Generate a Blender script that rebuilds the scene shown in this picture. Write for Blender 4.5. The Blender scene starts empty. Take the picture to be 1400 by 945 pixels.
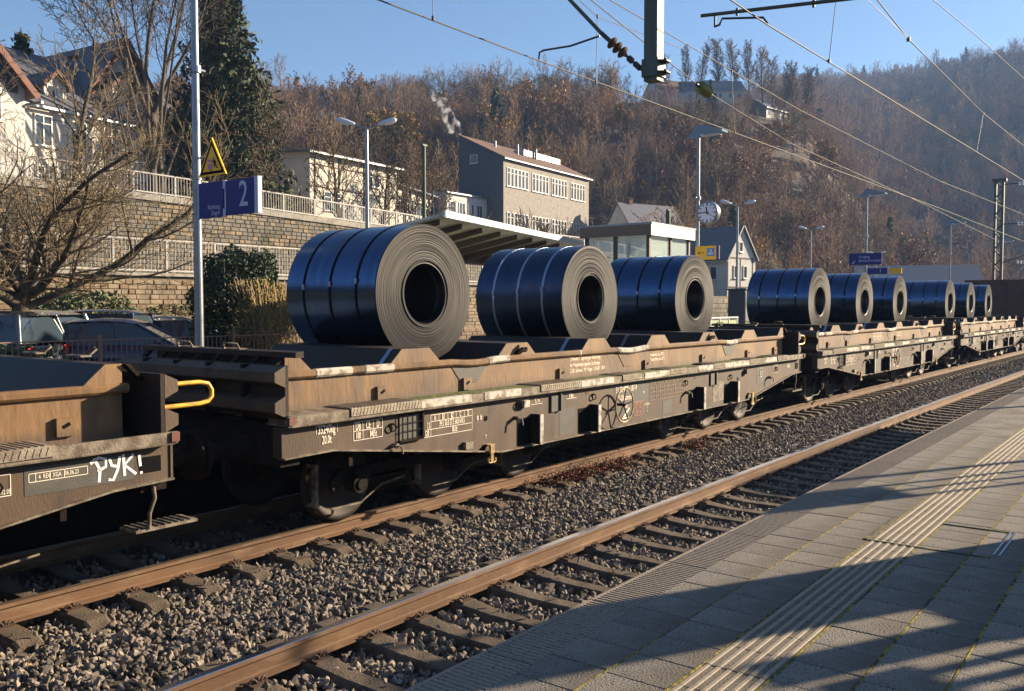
import bpy, math, random
import numpy as np
from mathutils import Vector, Matrix
R = math.radians
sc = bpy.context.scene
C = sc.collection

# ------------------------------------------------------------------ camera, sky, sun, exposure
cam_d = bpy.data.cameras.new('camera'); cam = bpy.data.objects.new('camera', cam_d); C.objects.link(cam)
cam.location = (0, 0, 2.45)
cam.rotation_euler = (R(90 - 2.558), 0, R(37.05 - 90))
cam_d.sensor_width = 36; cam_d.lens = 1220 / 1400 * 36
cam_d.clip_start = .1; cam_d.clip_end = 6000
sc.camera = cam
SUN_AZ, SUN_EL = -29.0, 19.0          # azimuth measured from +X
w = bpy.data.worlds.new('World'); sc.world = w; w.use_nodes = True
nt = w.node_tree; bg = nt.nodes['Background']
sky = nt.nodes.new('ShaderNodeTexSky'); sky.sky_type = 'NISHITA'; sky.sun_disc = False
sky.sun_elevation = R(SUN_EL); sky.sun_rotation = R(90 - SUN_AZ)
sky.air_density = 1.0; sky.dust_density = 0.5; sky.ozone_density = 4.0; sky.altitude = 100
nt.links.new(sky.outputs[0], bg.inputs[0]); bg.inputs[1].default_value = 0.052
sd = bpy.data.lights.new('sun', 'SUN'); sun = bpy.data.objects.new('sun', sd); C.objects.link(sun)
sd.energy = 5.0; sd.angle = R(.5); sd.color = (1.0, .81, .57)
_s = Vector((math.cos(R(SUN_EL)) * math.cos(R(SUN_AZ)), math.cos(R(SUN_EL)) * math.sin(R(SUN_AZ)), math.sin(R(SUN_EL))))
sun.rotation_euler = _s.to_track_quat('Z', 'Y').to_euler()
sc.view_settings.view_transform = 'Standard'; sc.view_settings.look = 'None'
sc.view_settings.exposure = 1.65; sc.view_settings.gamma = 1
sc.cycles.use_denoising = True
sc.cycles.max_bounces = 6; sc.cycles.volume_bounces = 1

# ------------------------------------------------------------------ helpers
rng = random.Random(7)
nrg = np.random.default_rng(7)
def newobj(name, data, parent=None):
    o = bpy.data.objects.new(name, data); C.objects.link(o)
    if parent is not None: o.parent = parent
    return o
def tag(o, label=None, cat=None, group=None, kind=None):
    if label: o['label'] = label
    if cat: o['category'] = cat
    if group: o['group'] = group
    if kind: o['kind'] = kind
    return o
def thing(name, label, cat, loc=(0, 0, 0), rz=0, group=None):
    o = newobj(name, None); o.location = loc; o.rotation_euler = (0, 0, rz); o.empty_display_size = .2
    return tag(o, label, cat, group)
def copy_tree(o, parent=None):
    c = o.copy(); C.objects.link(c)
    if parent is not None: c.parent = parent
    for ch in list(o.children): copy_tree(ch, c)
    return c
def frame(d):
    d = Vector(d).normalized()
    a = Vector((0, 0, 1)) if abs(d.z) < .9 else Vector((1, 0, 0))
    u = d.cross(a).normalized(); v = d.cross(u).normalized()
    return d, u, v
class MB:
    def __init__(s): s.v = []; s.f = []; s.m = []; s.sm = []
    def add(s, vs, fs, m=0, smooth=False):
        o = len(s.v); s.v += [tuple(p) for p in vs]
        for f in fs: s.f.append(tuple(i + o for i in f)); s.m.append(m); s.sm.append(smooth)
        return s
    def box(s, x0, x1, y0, y1, z0, z1, m=0):
        if x0 > x1: x0, x1 = x1, x0
        if y0 > y1: y0, y1 = y1, y0
        if z0 > z1: z0, z1 = z1, z0
        return s.add([(x0, y0, z0), (x1, y0, z0), (x1, y1, z0), (x0, y1, z0), (x0, y0, z1), (x1, y0, z1), (x1, y1, z1), (x0, y1, z1)],
                     [(0, 3, 2, 1), (4, 5, 6, 7), (0, 1, 5, 4), (1, 2, 6, 5), (2, 3, 7, 6), (3, 0, 4, 7)], m)
    def obox(s, c, ax, ay, az, hx, hy, hz, m=0):
        c = Vector(c); vs = []
        for k in (-1, 1):
            for i, j in ((-1, -1), (1, -1), (1, 1), (-1, 1)): vs.append(c + ax * hx * i + ay * hy * j + az * hz * k)
        return s.add(vs, [(0, 3, 2, 1), (4, 5, 6, 7), (0, 1, 5, 4), (1, 2, 6, 5), (2, 3, 7, 6), (3, 0, 4, 7)], m)
    def prism(s, poly, axis, a, b, m=0):
        """poly: 2-D points; axis 'x','y','z' is the extrusion axis from a to b"""
        def P(p, t):
            return {'x': (t, p[0], p[1]), 'y': (p[0], t, p[1]), 'z': (p[0], p[1], t)}[axis]
        n = len(poly)
        ar = sum(poly[i][0] * poly[(i + 1) % n][1] - poly[(i + 1) % n][0] * poly[i][1] for i in range(n))
        flip = (ar < 0) != (axis == 'y')
        if b < a: flip = not flip
        vs = [P(p, a) for p in poly] + [P(p, b) for p in poly]
        fs = [tuple(range(n - 1, -1, -1)), tuple(range(n, 2 * n))] + [(i, (i + 1) % n, n + (i + 1) % n, n + i) for i in range(n)]
        if flip: fs = [tuple(reversed(f)) for f in fs]
        return s.add(vs, fs, m)
    def cyl(s, p0, p1, r0, r1=None, n=10, m=0, caps=True, smooth=True):
        r1 = r0 if r1 is None else r1
        p0 = Vector(p0); p1 = Vector(p1); d, u, v = frame(p1 - p0); vs = []
        for p, r in ((p0, r0), (p1, r1)):
            for i in range(n):
                t = 2 * math.pi * i / n; vs.append(p + (u * math.cos(t) + v * math.sin(t)) * r)
        s.add(vs, [(i, (i + 1) % n, n + (i + 1) % n, n + i) for i in range(n)], m, smooth)
        if caps:
            s.add(vs[:n], [tuple(range(n - 1, -1, -1))], m); s.add(vs[n:], [tuple(range(n))], m)
        return s
    def tube(s, pts, r, n=6, m=0, closed=False):
        pts = [Vector(p) for p in pts]; N = len(pts); vs = []
        for i, p in enumerate(pts):
            a = pts[(i - 1) % N] if (closed or i) else p; b = pts[(i + 1) % N] if (closed or i < N - 1) else p
            d = (b - a).normalized()
            if i == 0: _, u, v = frame(d)
            else:
                u = (u - d * u.dot(d)).normalized(); v = d.cross(u)
            for k in range(n):
                t = 2 * math.pi * k / n; vs.append(p + (u * math.cos(t) + v * math.sin(t)) * r)
        fs = []
        for i in range(N if closed else N - 1):
            j = (i + 1) % N
            for k in range(n): fs.append((i * n + k, i * n + (k + 1) % n, j * n + (k + 1) % n, j * n + k))
        s.add(vs, fs, m, True)
        if not closed: s.add([vs[k] for k in range(n)], [tuple(range(n - 1, -1, -1))], m); s.add(vs[-n:], [tuple(range(n))], m)
        return s
    def lathe(s, prof, c, axis='y', n=24, m=0, smooth=True, closed=False):
        """prof: (radius, t along axis)"""
        vs = []
        for r, t in prof:
            for i in range(n):
                a = 2 * math.pi * i / n; q = (r * math.cos(a), r * math.sin(a))
                vs.append({'y': (c[0] + q[0], c[1] + t, c[2] + q[1]), 'x': (c[0] + t, c[1] + q[0], c[2] + q[1]), 'z': (c[0] + q[0], c[1] + q[1], c[2] + t)}[axis])
        fs = []
        N = len(prof)
        for j in range(N if closed else N - 1):
            k = (j + 1) % N
            for i in range(n): fs.append((j * n + i, j * n + (i + 1) % n, k * n + (i + 1) % n, k * n + i))
        return s.add(vs, fs, m, smooth)
    def mesh(s, name, mats):
        me = bpy.data.meshes.new(name); me.from_pydata(s.v, [], s.f)
        for mt in (mats if isinstance(mats, (list, tuple)) else [mats]): me.materials.append(mt)
        me.polygons.foreach_set('material_index', s.m); me.polygons.foreach_set('use_smooth', s.sm)
        me.update(); return me
    def build(s, name, mats, parent=None, fix=True):
        me = s.mesh(name, mats)
        return newobj(name, me, parent)
def recalc(o):
    import bmesh
    b = bmesh.new(); b.from_mesh(o.data); bmesh.ops.recalc_face_normals(b, faces=b.faces[:]); b.to_mesh(o.data); b.free(); return o
def bevel(o, wd, seg=1):
    md = o.modifiers.new('bevel', 'BEVEL'); md.width = wd; md.segments = seg; md.limit_method = 'ANGLE'; return o
def npmesh(name, V, F, mats, smooth=False, mi=None):
    """V (n,3) float, F (m,k) int"""
    me = bpy.data.meshes.new(name); V = np.asarray(V, np.float32); F = np.asarray(F, np.int32)
    m, k = F.shape
    me.vertices.add(len(V)); me.vertices.foreach_set('co', V.ravel())
    me.loops.add(m * k); me.loops.foreach_set('vertex_index', F.ravel())
    me.polygons.add(m); me.polygons.foreach_set('loop_start', np.arange(0, m * k, k, dtype=np.int32))
    try: me.polygons.foreach_set('loop_total', np.full(m, k, np.int32))
    except Exception: pass
    for mt in (mats if isinstance(mats, (list, tuple)) else [mats]): me.materials.append(mt)
    if mi is not None: me.polygons.foreach_set('material_index', np.asarray(mi, np.int32))
    if smooth: me.polygons.foreach_set('use_smooth', np.ones(m, bool))
    me.update(); me.validate(); return me

# ------------------------------------------------------------------ materials
MATS = {}
def mat(name, col, rough=.7, metal=0, col2=None, scale=5, detail=6, mix=(.35, .65), bump=0, bscale=40, streak=None, rnd=0,
        spec=.5, trans=0, alpha=1, coat=0, aniso=0, dirt=None, dscale=1.5, dmix=(.5, .7), zdirt=None, rings=False):
    m = bpy.data.materials.new(name); m.use_nodes = True; N = m.node_tree; L = N.links.new
    b = N.nodes['Principled BSDF']; b.inputs['Roughness'].default_value = rough; b.inputs['Metallic'].default_value = metal
    b.inputs['Specular IOR Level'].default_value = spec
    if trans: b.inputs['Transmission Weight'].default_value = trans
    if coat: b.inputs['Coat Weight'].default_value = coat; b.inputs['Coat Roughness'].default_value = .06
    if alpha < 1: b.inputs['Alpha'].default_value = alpha
    c = tuple(col) + (1,)
    out = None
    tc = N.nodes.new('ShaderNodeTexCoord'); mp = N.nodes.new('ShaderNodeMapping'); L(tc.outputs['Object'], mp.inputs[0])
    if streak: mp.inputs['Scale'].default_value = streak
    def noise(sc_, det):
        t = N.nodes.new('ShaderNodeTexNoise'); t.inputs['Scale'].default_value = sc_; t.inputs['Detail'].default_value = det
        L(mp.outputs[0], t.inputs['Vector']); return t
    def ramp(fac, a, b_, ca, cb):
        r = N.nodes.new('ShaderNodeMapRange'); r.inputs['From Min'].default_value = a; r.inputs['From Max'].default_value = b_
        L(fac, r.inputs['Value']); mx = N.nodes.new('ShaderNodeMix'); mx.data_type = 'RGBA'
        L(r.outputs[0], mx.inputs['Factor'])
        for k, v in (('A', ca), ('B', cb)):
            s_ = [i for i in mx.inputs if i.name == k and i.type == 'RGBA'][0]
            if isinstance(v, tuple): s_.default_value = v
            else: L(v, s_)
        return [o for o in mx.outputs if o.type == 'RGBA'][0]
    if col2 is not None:
        out = ramp(noise(scale, detail).outputs['Fac'], mix[0], mix[1], c, tuple(col2) + (1,))
    if dirt is not None:
        out = ramp(noise(dscale, 8).outputs['Fac'], dmix[0], dmix[1], out if out is not None else c, tuple(dirt) + (1,))
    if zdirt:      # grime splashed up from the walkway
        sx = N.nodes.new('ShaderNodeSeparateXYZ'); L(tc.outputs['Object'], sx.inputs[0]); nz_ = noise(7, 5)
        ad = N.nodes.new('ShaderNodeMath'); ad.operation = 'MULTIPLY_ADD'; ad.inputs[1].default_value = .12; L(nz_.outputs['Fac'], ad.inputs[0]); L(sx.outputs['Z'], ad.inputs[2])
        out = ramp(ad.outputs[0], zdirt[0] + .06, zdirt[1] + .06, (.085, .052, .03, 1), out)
    if rings:      # wound strip edges: tone changes with the radius
        sx = N.nodes.new('ShaderNodeSeparateXYZ'); L(tc.outputs['Object'], sx.inputs[0]); cb = N.nodes.new('ShaderNodeCombineXYZ'); L(sx.outputs['X'], cb.inputs['X']); L(sx.outputs['Z'], cb.inputs['Z'])
        vl = N.nodes.new('ShaderNodeVectorMath'); vl.operation = 'LENGTH'; L(cb.outputs[0], vl.inputs[0]); n1_ = N.nodes.new('ShaderNodeTexNoise'); n1_.noise_dimensions = '1D'; n1_.inputs['Scale'].default_value = 95; n1_.inputs['Detail'].default_value = 6
        L(vl.outputs['Value'], n1_.inputs['W']); out = ramp(n1_.outputs['Fac'], .3, .7, (c[0] * .55, c[1] * .53, c[2] * .52, 1), (c[0] * 1.35, c[1] * 1.32, c[2] * 1.3, 1))
        out = ramp(noise(2.2, 6).outputs['Fac'], .5, .72, out, (c[0] * .45, c[1] * .40, c[2] * .36, 1))
    if rnd:
        oi = N.nodes.new('ShaderNodeObjectInfo'); hs = N.nodes.new('ShaderNodeHueSaturation')
        mr = N.nodes.new('ShaderNodeMapRange'); mr.inputs['To Min'].default_value = 1 - rnd; mr.inputs['To Max'].default_value = 1 + rnd
        L(oi.outputs['Random'], mr.inputs['Value']); L(mr.outputs[0], hs.inputs['Value'])
        mr2 = N.nodes.new('ShaderNodeMapRange'); mr2.inputs['To Min'].default_value = .5 - rnd * .025; mr2.inputs['To Max'].default_value = .5 + rnd * .025
        ml = N.nodes.new('ShaderNodeMath'); ml.operation = 'MULTIPLY'; ml.inputs[1].default_value = 7.31; L(oi.outputs['Random'], ml.inputs[0])
        fr = N.nodes.new('ShaderNodeMath'); fr.operation = 'FRACT'; L(ml.outputs[0], fr.inputs[0]); L(fr.outputs[0], mr2.inputs['Value']); L(mr2.outputs[0], hs.inputs['Hue'])
        if out is not None: L(out, hs.inputs['Color'])
        else: hs.inputs['Color'].default_value = c
        out = hs.outputs[0]
    if out is not None: L(out, b.inputs['Base Color'])
    else: b.inputs['Base Color'].default_value = c
    if bump:
        t = noise(bscale, 5); bp = N.nodes.new('ShaderNodeBump'); bp.inputs['Strength'].default_value = bump; bp.inputs['Distance'].default_value = .02
        L(t.outputs['Fac'], bp.inputs['Height']); L(bp.outputs[0], b.inputs['Normal'])
    if aniso:
        b.inputs['Anisotropic'].default_value = aniso
        tg = N.nodes.new('ShaderNodeTangent'); tg.direction_type = 'RADIAL'; tg.axis = 'Y'; L(tg.outputs[0], b.inputs['Tangent'])
    MATS[name] = m; return m

M = {}
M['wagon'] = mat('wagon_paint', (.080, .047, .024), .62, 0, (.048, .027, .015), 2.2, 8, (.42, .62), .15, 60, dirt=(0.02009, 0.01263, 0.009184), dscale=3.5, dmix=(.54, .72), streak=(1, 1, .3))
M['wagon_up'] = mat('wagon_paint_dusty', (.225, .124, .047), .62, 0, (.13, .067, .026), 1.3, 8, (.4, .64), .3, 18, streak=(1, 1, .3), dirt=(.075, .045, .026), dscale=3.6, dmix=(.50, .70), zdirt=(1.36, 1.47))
M['wagon_grey'] = mat('wagon_grey_patch', (0.05625, 0.05435, 0.04875), .6, 0, (0.075, 0.0675, 0.05625), 6, 6, (.4, .6), .1, 60)
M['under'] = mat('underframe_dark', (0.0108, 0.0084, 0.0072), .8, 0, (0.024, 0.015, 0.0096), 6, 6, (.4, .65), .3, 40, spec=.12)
M['saddle'] = mat('saddle_steel', (0.0315, 0.02604, 0.02436), .5, .2, (0.042, 0.0273, 0.0189), 3, 8, (.45, .62), .15, 30, streak=(1, .3, 1), spec=.2)
M['ledge'] = mat('ledge_worn', (0.1989, 0.1644, 0.1186), .7, 0, (0.0918, 0.06502, 0.04208), 9, 8, (.42, .58), .3, 60)
M['chalk'] = mat('white_worn_paint', (0.4743, 0.436, 0.3672), .7, 0, (0.1989, 0.153, 0.1071), 9, 8, (.48, .62), .2, 60)
M['tread'] = mat('tread_plate_metal', (0.289, 0.2465, 0.187), .5, .3, (0.204, 0.1615, 0.119), 10, 6, (.4, .6), .2, 60)
M['moss'] = mat('moss', (.05, .055, .02), .95, 0, (.14, .15, .02), 14, 6, (.42, .6), .6, 120)
M['yellow'] = mat('yellow_paint', (.72, .42, .04), .45, 0, (.45, .25, .05), 9, 6, (.5, .7))
M['dimyellow'] = mat('yellow_worn_paint', (.50, .34, .12), .5, 0, (.2, .12, .05), 14, 6, (.45, .65))
M['letter'] = mat('letter_paint', (0.792, 0.704, 0.572), .7, 0, (0.462, 0.363, 0.264), 30, 6, (.62, .78))
M['letterd'] = mat('letter_faded', (.40, .31, .21), .7, 0, (.20, .14, .09), 25, 6, (.42, .6))
M['white'] = mat('white_paint', (.8, .8, .78), .6)
M['red'] = mat('red_faded', (.35, .10, .06), .6, 0, (.24, .10, .06), 20, 4)
M['coil'] = mat('coil_barrel', (.066, .112, .215), .23, 1, (.050, .086, .165), 1.4, 8, (.35, .65), 0, streak=(1, 14, 1))
M['coilg'] = mat('coil_barrel_grained', (0.0486, 0.07128, 0.1256), .30, 1, (0.0324, 0.0486, 0.08505), 3, 8, (.35, .65), 0, streak=(1, 26, 1))
M['coilface'] = mat('coil_edge', (.031, .030, .031), .46, 0, spec=.12, aniso=.5, rings=True)
M['bore'] = mat('coil_bore', (.05, .05, .06), .35, .9)
M['strapd'] = mat('steel_strap_dark', (.006, .006, .008), .7, 0, spec=.1)
M['strapl'] = mat('steel_strap_light', (.30, .36, .48), .35, .8)
M['railtop'] = mat('rail_head_worn', (.75, .76, .78), .22, 1, (.6, .58, .56), 8, 5, streak=(.1, 1, 1))
M['rail'] = mat('rail_rust', (0.144, 0.0756, 0.036), .85, 0, (0.0936, 0.0504, 0.0252), 3, 8, (.4, .65), .2, 60, streak=(.3, 1, 1), dirt=(0.1872, 0.1152, 0.0648), dscale=9)
M['railhead2'] = mat('rail_head_brown', (.22, .16, .11), .4, .6, (.17, .12, .08), 4, 6)
M['clip'] = mat('clip_rust', (.07, .04, .025), .8)
M['sleeper'] = mat('sleeper_concrete', (0.1116, 0.0828, 0.05616), .9, 0, (0.0612, 0.04464, 0.03024), 7, 8, (.42, .66), .6, 60, rnd=.12)
M['stone'] = mat('ballast_stone', (.215, .178, .142), .9, 0, (.15, .12, .092), 18, 5, (.4, .65), .4, 60, rnd=.6)
M['bed'] = mat('trackbed_fines_shade', (0.032, 0.0224, 0.016), .95, 0, (0.08, 0.0576, 0.04), 26, 8, (.45, .62), 1.0, 30)  # darkened to stand for the shadows between the ballast stones
M['tile'] = mat('paving_aggregate', (.185, .165, .138), .9, 0, (.035, .03, .026), 75, 4, (.56, .63), .5, 90, rnd=.12, dirt=(0.08184, 0.066, 0.04752), dscale=2.3, dmix=(.40, .75))
M['guide'] = mat('guide_base_concrete', (0.1403, 0.1122, 0.08134), .9, 0, (0.02805, 0.02244, 0.01795), 75, 3, (.56, .63), .3, 110, rnd=.06)
M['rib'] = mat('guide_rib_concrete', (0.2693, 0.2234, 0.1652), .8, 0, (0.1836, 0.1469, 0.1071), 40, 5, (.5, .7), .1, 80)
M['edge'] = mat('edge_block_concrete', (0.2419, 0.197, 0.1523), .9, 0, (0.1344, 0.1075, 0.08063), 60, 5, (.5, .68), .3, 90, rnd=.06)
M['mossj'] = mat('joint_moss', (0.252, 0.203, 0.007), .95, 0, (0.049, 0.042, 0.021), 22, 8, (.42, .60), .8, 120)
M['jointd'] = mat('joint_dark', (.06, .055, .03), .95, 0, (.19, .17, .02), 9, 8, (.52, .68), .5, 100)
M['concrete'] = mat('concrete', (.33, .31, .27), .9, 0, (.22, .20, .17), 3, 8, (.4, .7), .3, 30)
M['asphalt'] = mat('asphalt', (0.048, 0.0464, 0.0448), .9, 0, (0.068, 0.064, 0.06), 20, 6, (.4, .6), .3, 80)
M['stonew'] = mat('wall_sandstone', (0.2916, 0.2333, 0.1523), .9, 0, (0.2074, 0.1555, 0.0972), 3.2, 6, (.4, .65), .6, 14, dirt=(0.09072, 0.07128, 0.05184), dscale=.9, dmix=(.55, .75))
M['stonew2'] = mat('wall_sandstone_ochre', (0.2333, 0.149, 0.07776), .9, 0, (0.1814, 0.1296, 0.08424), 4, 6, (.4, .65), .6, 14)
M['stonewg'] = mat('upper_wall_stone', (.20, .18, .148), .9, 0, (.12, .108, .09), 2.5, 8, (.4, .65), .6, 14, dirt=(0.0864, 0.0792, 0.0504), dscale=.7, dmix=(.5, .7))
M['mortar'] = mat('mortar', (0.1836, 0.1469, 0.101), .95, 0, (0.1224, 0.09792, 0.06732), 5, 6)
M['rwhite'] = mat('railing_white', (0.3794, 0.3672, 0.3427), .5, 0, (0.2754, 0.257, 0.2326), 6, 6, (.5, .7))
M['rbrown'] = mat('fence_rust_red', (.22, .115, .085), .6)
M['bark'] = mat('bark_near', (0.102, 0.078, 0.051), .9, 0, (0.042, 0.033, 0.021), 7, 8, (.4, .6), .8, 30)
M['twig'] = mat('twig_bark', (0.1625, 0.1235, 0.065), .9, 0, (0.1409, 0.1036, 0.0663), 2, 4)
M['twigf'] = mat('twig_far', (0.1933, 0.1271, 0.07514), .95, 0, rnd=.4)
M['twigo'] = mat('twig_far_russet', (0.255, 0.1328, 0.05313), .95, 0, rnd=.3)
M['trunkd'] = mat('trunk_dark', (.075, .06, .045), .9)
M['needle'] = mat('conifer_needles', (.035, .06, .025), .8, 0, (.06, .075, .025), 1.2, 5, (.4, .6))
M['needle2'] = mat('yew_green', (.025, .05, .022), .7, 0, (.045, .07, .025), 3, 4)
M['laurel'] = mat('laurel_leaf', (0.044, 0.08, 0.024), .6, 0, (0.088, 0.104, 0.028), 4, 4)
M['ochre'] = mat('leaf_ochre', (0.462, 0.275, 0.044), .8, 0, (0.33, 0.187, 0.044), 1.2, 4, rnd=.15)
M['olive'] = mat('leaf_olive', (.17, .15, .05), .8, 0, (.10, .10, .04), 2, 4)
M['olivey'] = mat('leaf_yellow_olive', (.30, .23, .05), .8, 0, (.16, .14, .04), 2, 4)
M['twigy'] = mat('twig_straw', (.30, .22, .11), .9)
M['russet'] = mat('leaf_russet', (.25, .11, .04), .8, 0, (.16, .08, .04), 1.2, 4)
M['redleaf'] = mat('herb_red', (.20, .035, .025), .8, 0, (.09, .09, .03), 9, 4, (.45, .6))
M['hill'] = mat('hill_litter', (.085, .052, .028), .95, 0, (.045, .033, .02), .06, 8, (.4, .65), .6, 1.5, dirt=(0.051, 0.051, 0.0255), dscale=.02, dmix=(.5, .7))
M['grass'] = mat('grass_verge', (.08, .085, .03), .95, 0, (.13, .11, .05), 1.5, 8, (.4, .65), .5, 20)
M['cream'] = mat('render_cream', (.56, .53, .45), .85, 0, (.47, .44, .37), 1.2, 6, (.45, .7), .1, 20)
M['wwall'] = mat('render_white', (.50, .49, .47), .85, 0, (.42, .41, .39), 1.5, 6, (.45, .7), .1, 20)
M['pebble'] = mat('render_pebble', (.30, .275, .24), .9, 0, (.22, .20, .175), 2.5, 8, (.4, .65), .3, 10)
M['slate'] = mat('slate_blue', (.09, .095, .115), .55, 0, (.13, .135, .155), 5, 5, (.4, .65), .4, 12)
M['slated'] = mat('slate_gable', (.05, .055, .07), .6, 0, (.07, .075, .09), 4, 5, (.4, .6), .4, 12)
M['tileroof'] = mat('roof_tile_brown', (0.16, 0.088, 0.056), .8, 0, (0.104, 0.064, 0.044), 4, 5, (.4, .65), .5, 12)
M['brick'] = mat('verge_red', (0.1596, 0.0546, 0.0336), .7, 0, (0.1176, 0.042, 0.0252), 5, 5)
M['timber'] = mat('timber_dark', (.09, .06, .045), .8, 0, (.06, .04, .03), 8, 4)
M['glassd'] = mat('window_glass', (.035, .05, .065), .06, 0, spec=.8)
M['frame'] = mat('window_frame', (0.6, 0.592, 0.56), .5)
M['navy'] = mat('sign_navy', (.015, .015, .16), .4, spec=.3)
M['signy'] = mat('sign_yellow', (.80, .42, .01), .4)
M['signo'] = mat('warning_yellow', (.92, .50, .015), .45)
M['blk'] = mat('black_and_hole_shade', (.006, .006, .007), .9, spec=.08)  # black parts and print; also stands for the shade inside flat holes
M['galv'] = mat('galvanised_steel', (0.288, 0.312, 0.336), .38, .75, (0.224, 0.248, 0.272), 4, 6)
M['mastg'] = mat('mast_green', (0.078, 0.096, 0.078), .55, .2, (0.054, 0.066, 0.051), 5, 6, (.4, .65), .1, 40, streak=(1, 1, .2))
M['lampw'] = mat('lamp_white', (.55, .60, .68), .35)
M['lampblue'] = mat('lamp_blue_grey', (.17, .27, .42), .4, .3)
M['wire'] = mat('copper_wire', (.06, .048, .036), .6, .3)
M['wired'] = mat('dark_fitting', (.03, .03, .035), .5, .3)
M['insul'] = mat('insulator_brown', (.10, .05, .02), .15, 0, spec=.8)
M['insulg'] = mat('insulator_green', (.14, .15, .02), .12, 0, spec=.8)
M['canopy'] = mat('canopy_underside', (.78, .76, .66), .5, 0, (.40, .39, .33), 2, 5)
M['canopyd'] = mat('canopy_rib', (.10, .075, .055), .6)
M['alu'] = mat('aluminium', (.62, .66, .70), .35, .6)
M['bronze'] = mat('fascia_bronze', (.17, .12, .09), .5, .3)
M['glass'] = mat('clear_glass', (.75, .88, .85), .03, 0, spec=.6, alpha=.30)
M['pink'] = mat('faded_pink', (.45, .20, .30), .6)
M['signw'] = mat('sign_white', (.42, .46, .58), .5)
M['brownwag'] = mat('gondola_brown', (.10, .04, .03), .6, 0, (.07, .03, .022), 3, 6, (.4, .6), .15, 40)
M['tyre'] = mat('tyre', (.02, .02, .02), .85)
M['wheel'] = mat('wheel_steel', (.03, .022, .018), .7, .3, (.05, .035, .026), 5, 4)
M['tread_w'] = mat('wheel_tread', (.40, .36, .32), .25, 1)
M['dial'] = mat('clock_dial', (.70, .68, .78), .4)
M['smoke'] = None

# lettering
TXT = {}
def text(s, loc, size, m, parent, sx=1, rx=90, rz=0, align='CENTER', ext=.0015, name='lettering', shear=0, bold=0):
    key = (s, round(size, 4), m.name, align, ext, bold)
    if key not in TXT:
        c = bpy.data.curves.new(name, 'FONT'); c.body = s; c.size = size; c.extrude = ext; c.align_x = align; c.align_y = 'CENTER'
        c.resolution_u = 2; c.offset = bold
        q = bpy.data.objects.new(name, c); me = bpy.data.meshes.new_from_object(q); me.name = name
        bpy.data.objects.remove(q); me.materials.clear(); me.materials.append(m); TXT[key] = me
    o = newobj(name, TXT[key], parent); o.location = loc; o.rotation_euler = (R(rx), 0, R(rz)); o.scale = (sx, 1, 1); return o

# ------------------------------------------------------------------ ground shape
def smooth(t): t = max(0., min(1., t)); return t * t * (3 - 2 * t)
def dev(x):      # the line bends away very slightly beyond the first wagon
    return -.0155 * 4 * math.log(1 + math.exp((x - 19) / 4)) if x < 300 else -.0155 * (x - 19)
def road_z(x): return 7.25 - .75 * smooth((x - 15) / 35) - 4.4 * smooth((x - 55) / 60)
A1 = [-180, -90, -20, 5, 12, 16, 19, 23, 28, 35, 45, 55, 67, 90, 120, 180]
V1 = [40, 20, 0, 0, 10, 31, 52, 58, 59, 59, 55, 43, 25, 25, 30, 40]
D0 = [200, 200, 200, 200, 170, 150, 135, 120, 112, 105, 95, 78, 66, 62, 70, 150]
D1 = [260, 260, 260, 260, 260, 260, 260, 255, 250, 250, 240, 215, 180, 160, 170, 260]
A2 = [-180, -120, -60, -30, -10, 0, 6, 10, 14, 18, 23, 35, 60, 100, 180]
V2 = [60, 50, 60, 80, 140, 170, 184, 180, 168, 155, 132, 100, 70, 60, 60]
def hills(d, a):
    h1 = np.interp(a, A1, V1); d0 = np.interp(a, A1, D0); d1 = np.interp(a, A1, D1)
    t = min(1, max(0, (d - d0) / (d1 - d0)))
    z = h1 * (.88 * t + .12 * smooth(t))
    h2 = np.interp(a, A2, V2); t2 = min(1, max(0, (d - 320) / 460))
    return max(z, 0) + max(0, (h2 - .6 * z)) * t2 ** .9
def terrain(x, y):
    d = math.hypot(x, y); a = math.degrees(math.atan2(y, x))
    z = -.75 + 1.25 * smooth((y - 17.2) / 1.0) if d < 400 else 0
    if y > 30: z += (road_z(x) - 1.0) * smooth((y - 36) / 5) * (1 - smooth((d - 60) / 60)) if x > -60 else 0
    z += hills(d, a)
    if d > 60 and a > 0: z += 1.2 * math.sin(x * .045 + 1) * math.cos(y * .06) * smooth((d - 60) / 60)
    return z
def pol(a, d): return (d * math.cos(R(a)), d * math.sin(R(a)))

az = np.concatenate([np.linspace(-180, -5, 60, endpoint=False), np.linspace(-5, 75, 160, endpoint=False), np.linspace(75, 180, 50)])
rad = np.concatenate([[0], np.geomspace(3, 1000, 120), [1040, 1080]])
V = []; F = []
for r_ in rad:
    for a_ in az:
        x, y = pol(a_, r_); V.append((x, y, terrain(x, y) if r_ > 0 else -.75))
na = len(az)
for i in range(len(rad) - 1):
    for j in range(na - 1): F.append((i * na + j, (i + 1) * na + j, (i + 1) * na + j + 1, i * na + j + 1))
g = newobj('ground', npmesh('ground', V, F, M['hill'], True)); tag(g, kind='structure', label='brown leaf covered valley floor and wooded hillsides')

# car park, terraces
mb = MB(); mb.box(-60, 140, 18.2, 31.9, -.6, .62); tag(mb.build('car_park', M['asphalt']), kind='structure', label='dark asphalt of the car park behind the station fence')
mb = MB(); mb.box(-60, 70, 32.35, 36.0, 0, 3.6); tag(mb.build('lower_terrace', M['grass']), kind='structure', label='ramp terrace between the two stone walls')
V = []; F = []
xs = list(range(-60, 141, 4))
for i, x in enumerate(xs):
    for y in (36.4, 44): V.append((x, y, road_z(x) - .03))
for i in range(len(xs) - 1): F.append((2 * i, 2 * i + 2, 2 * i + 3, 2 * i + 1))
tag(newobj('upper_road', npmesh('upper_road', V, F, M['asphalt'])), kind='structure', label='asphalt road on top of the upper retaining wall')

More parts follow.
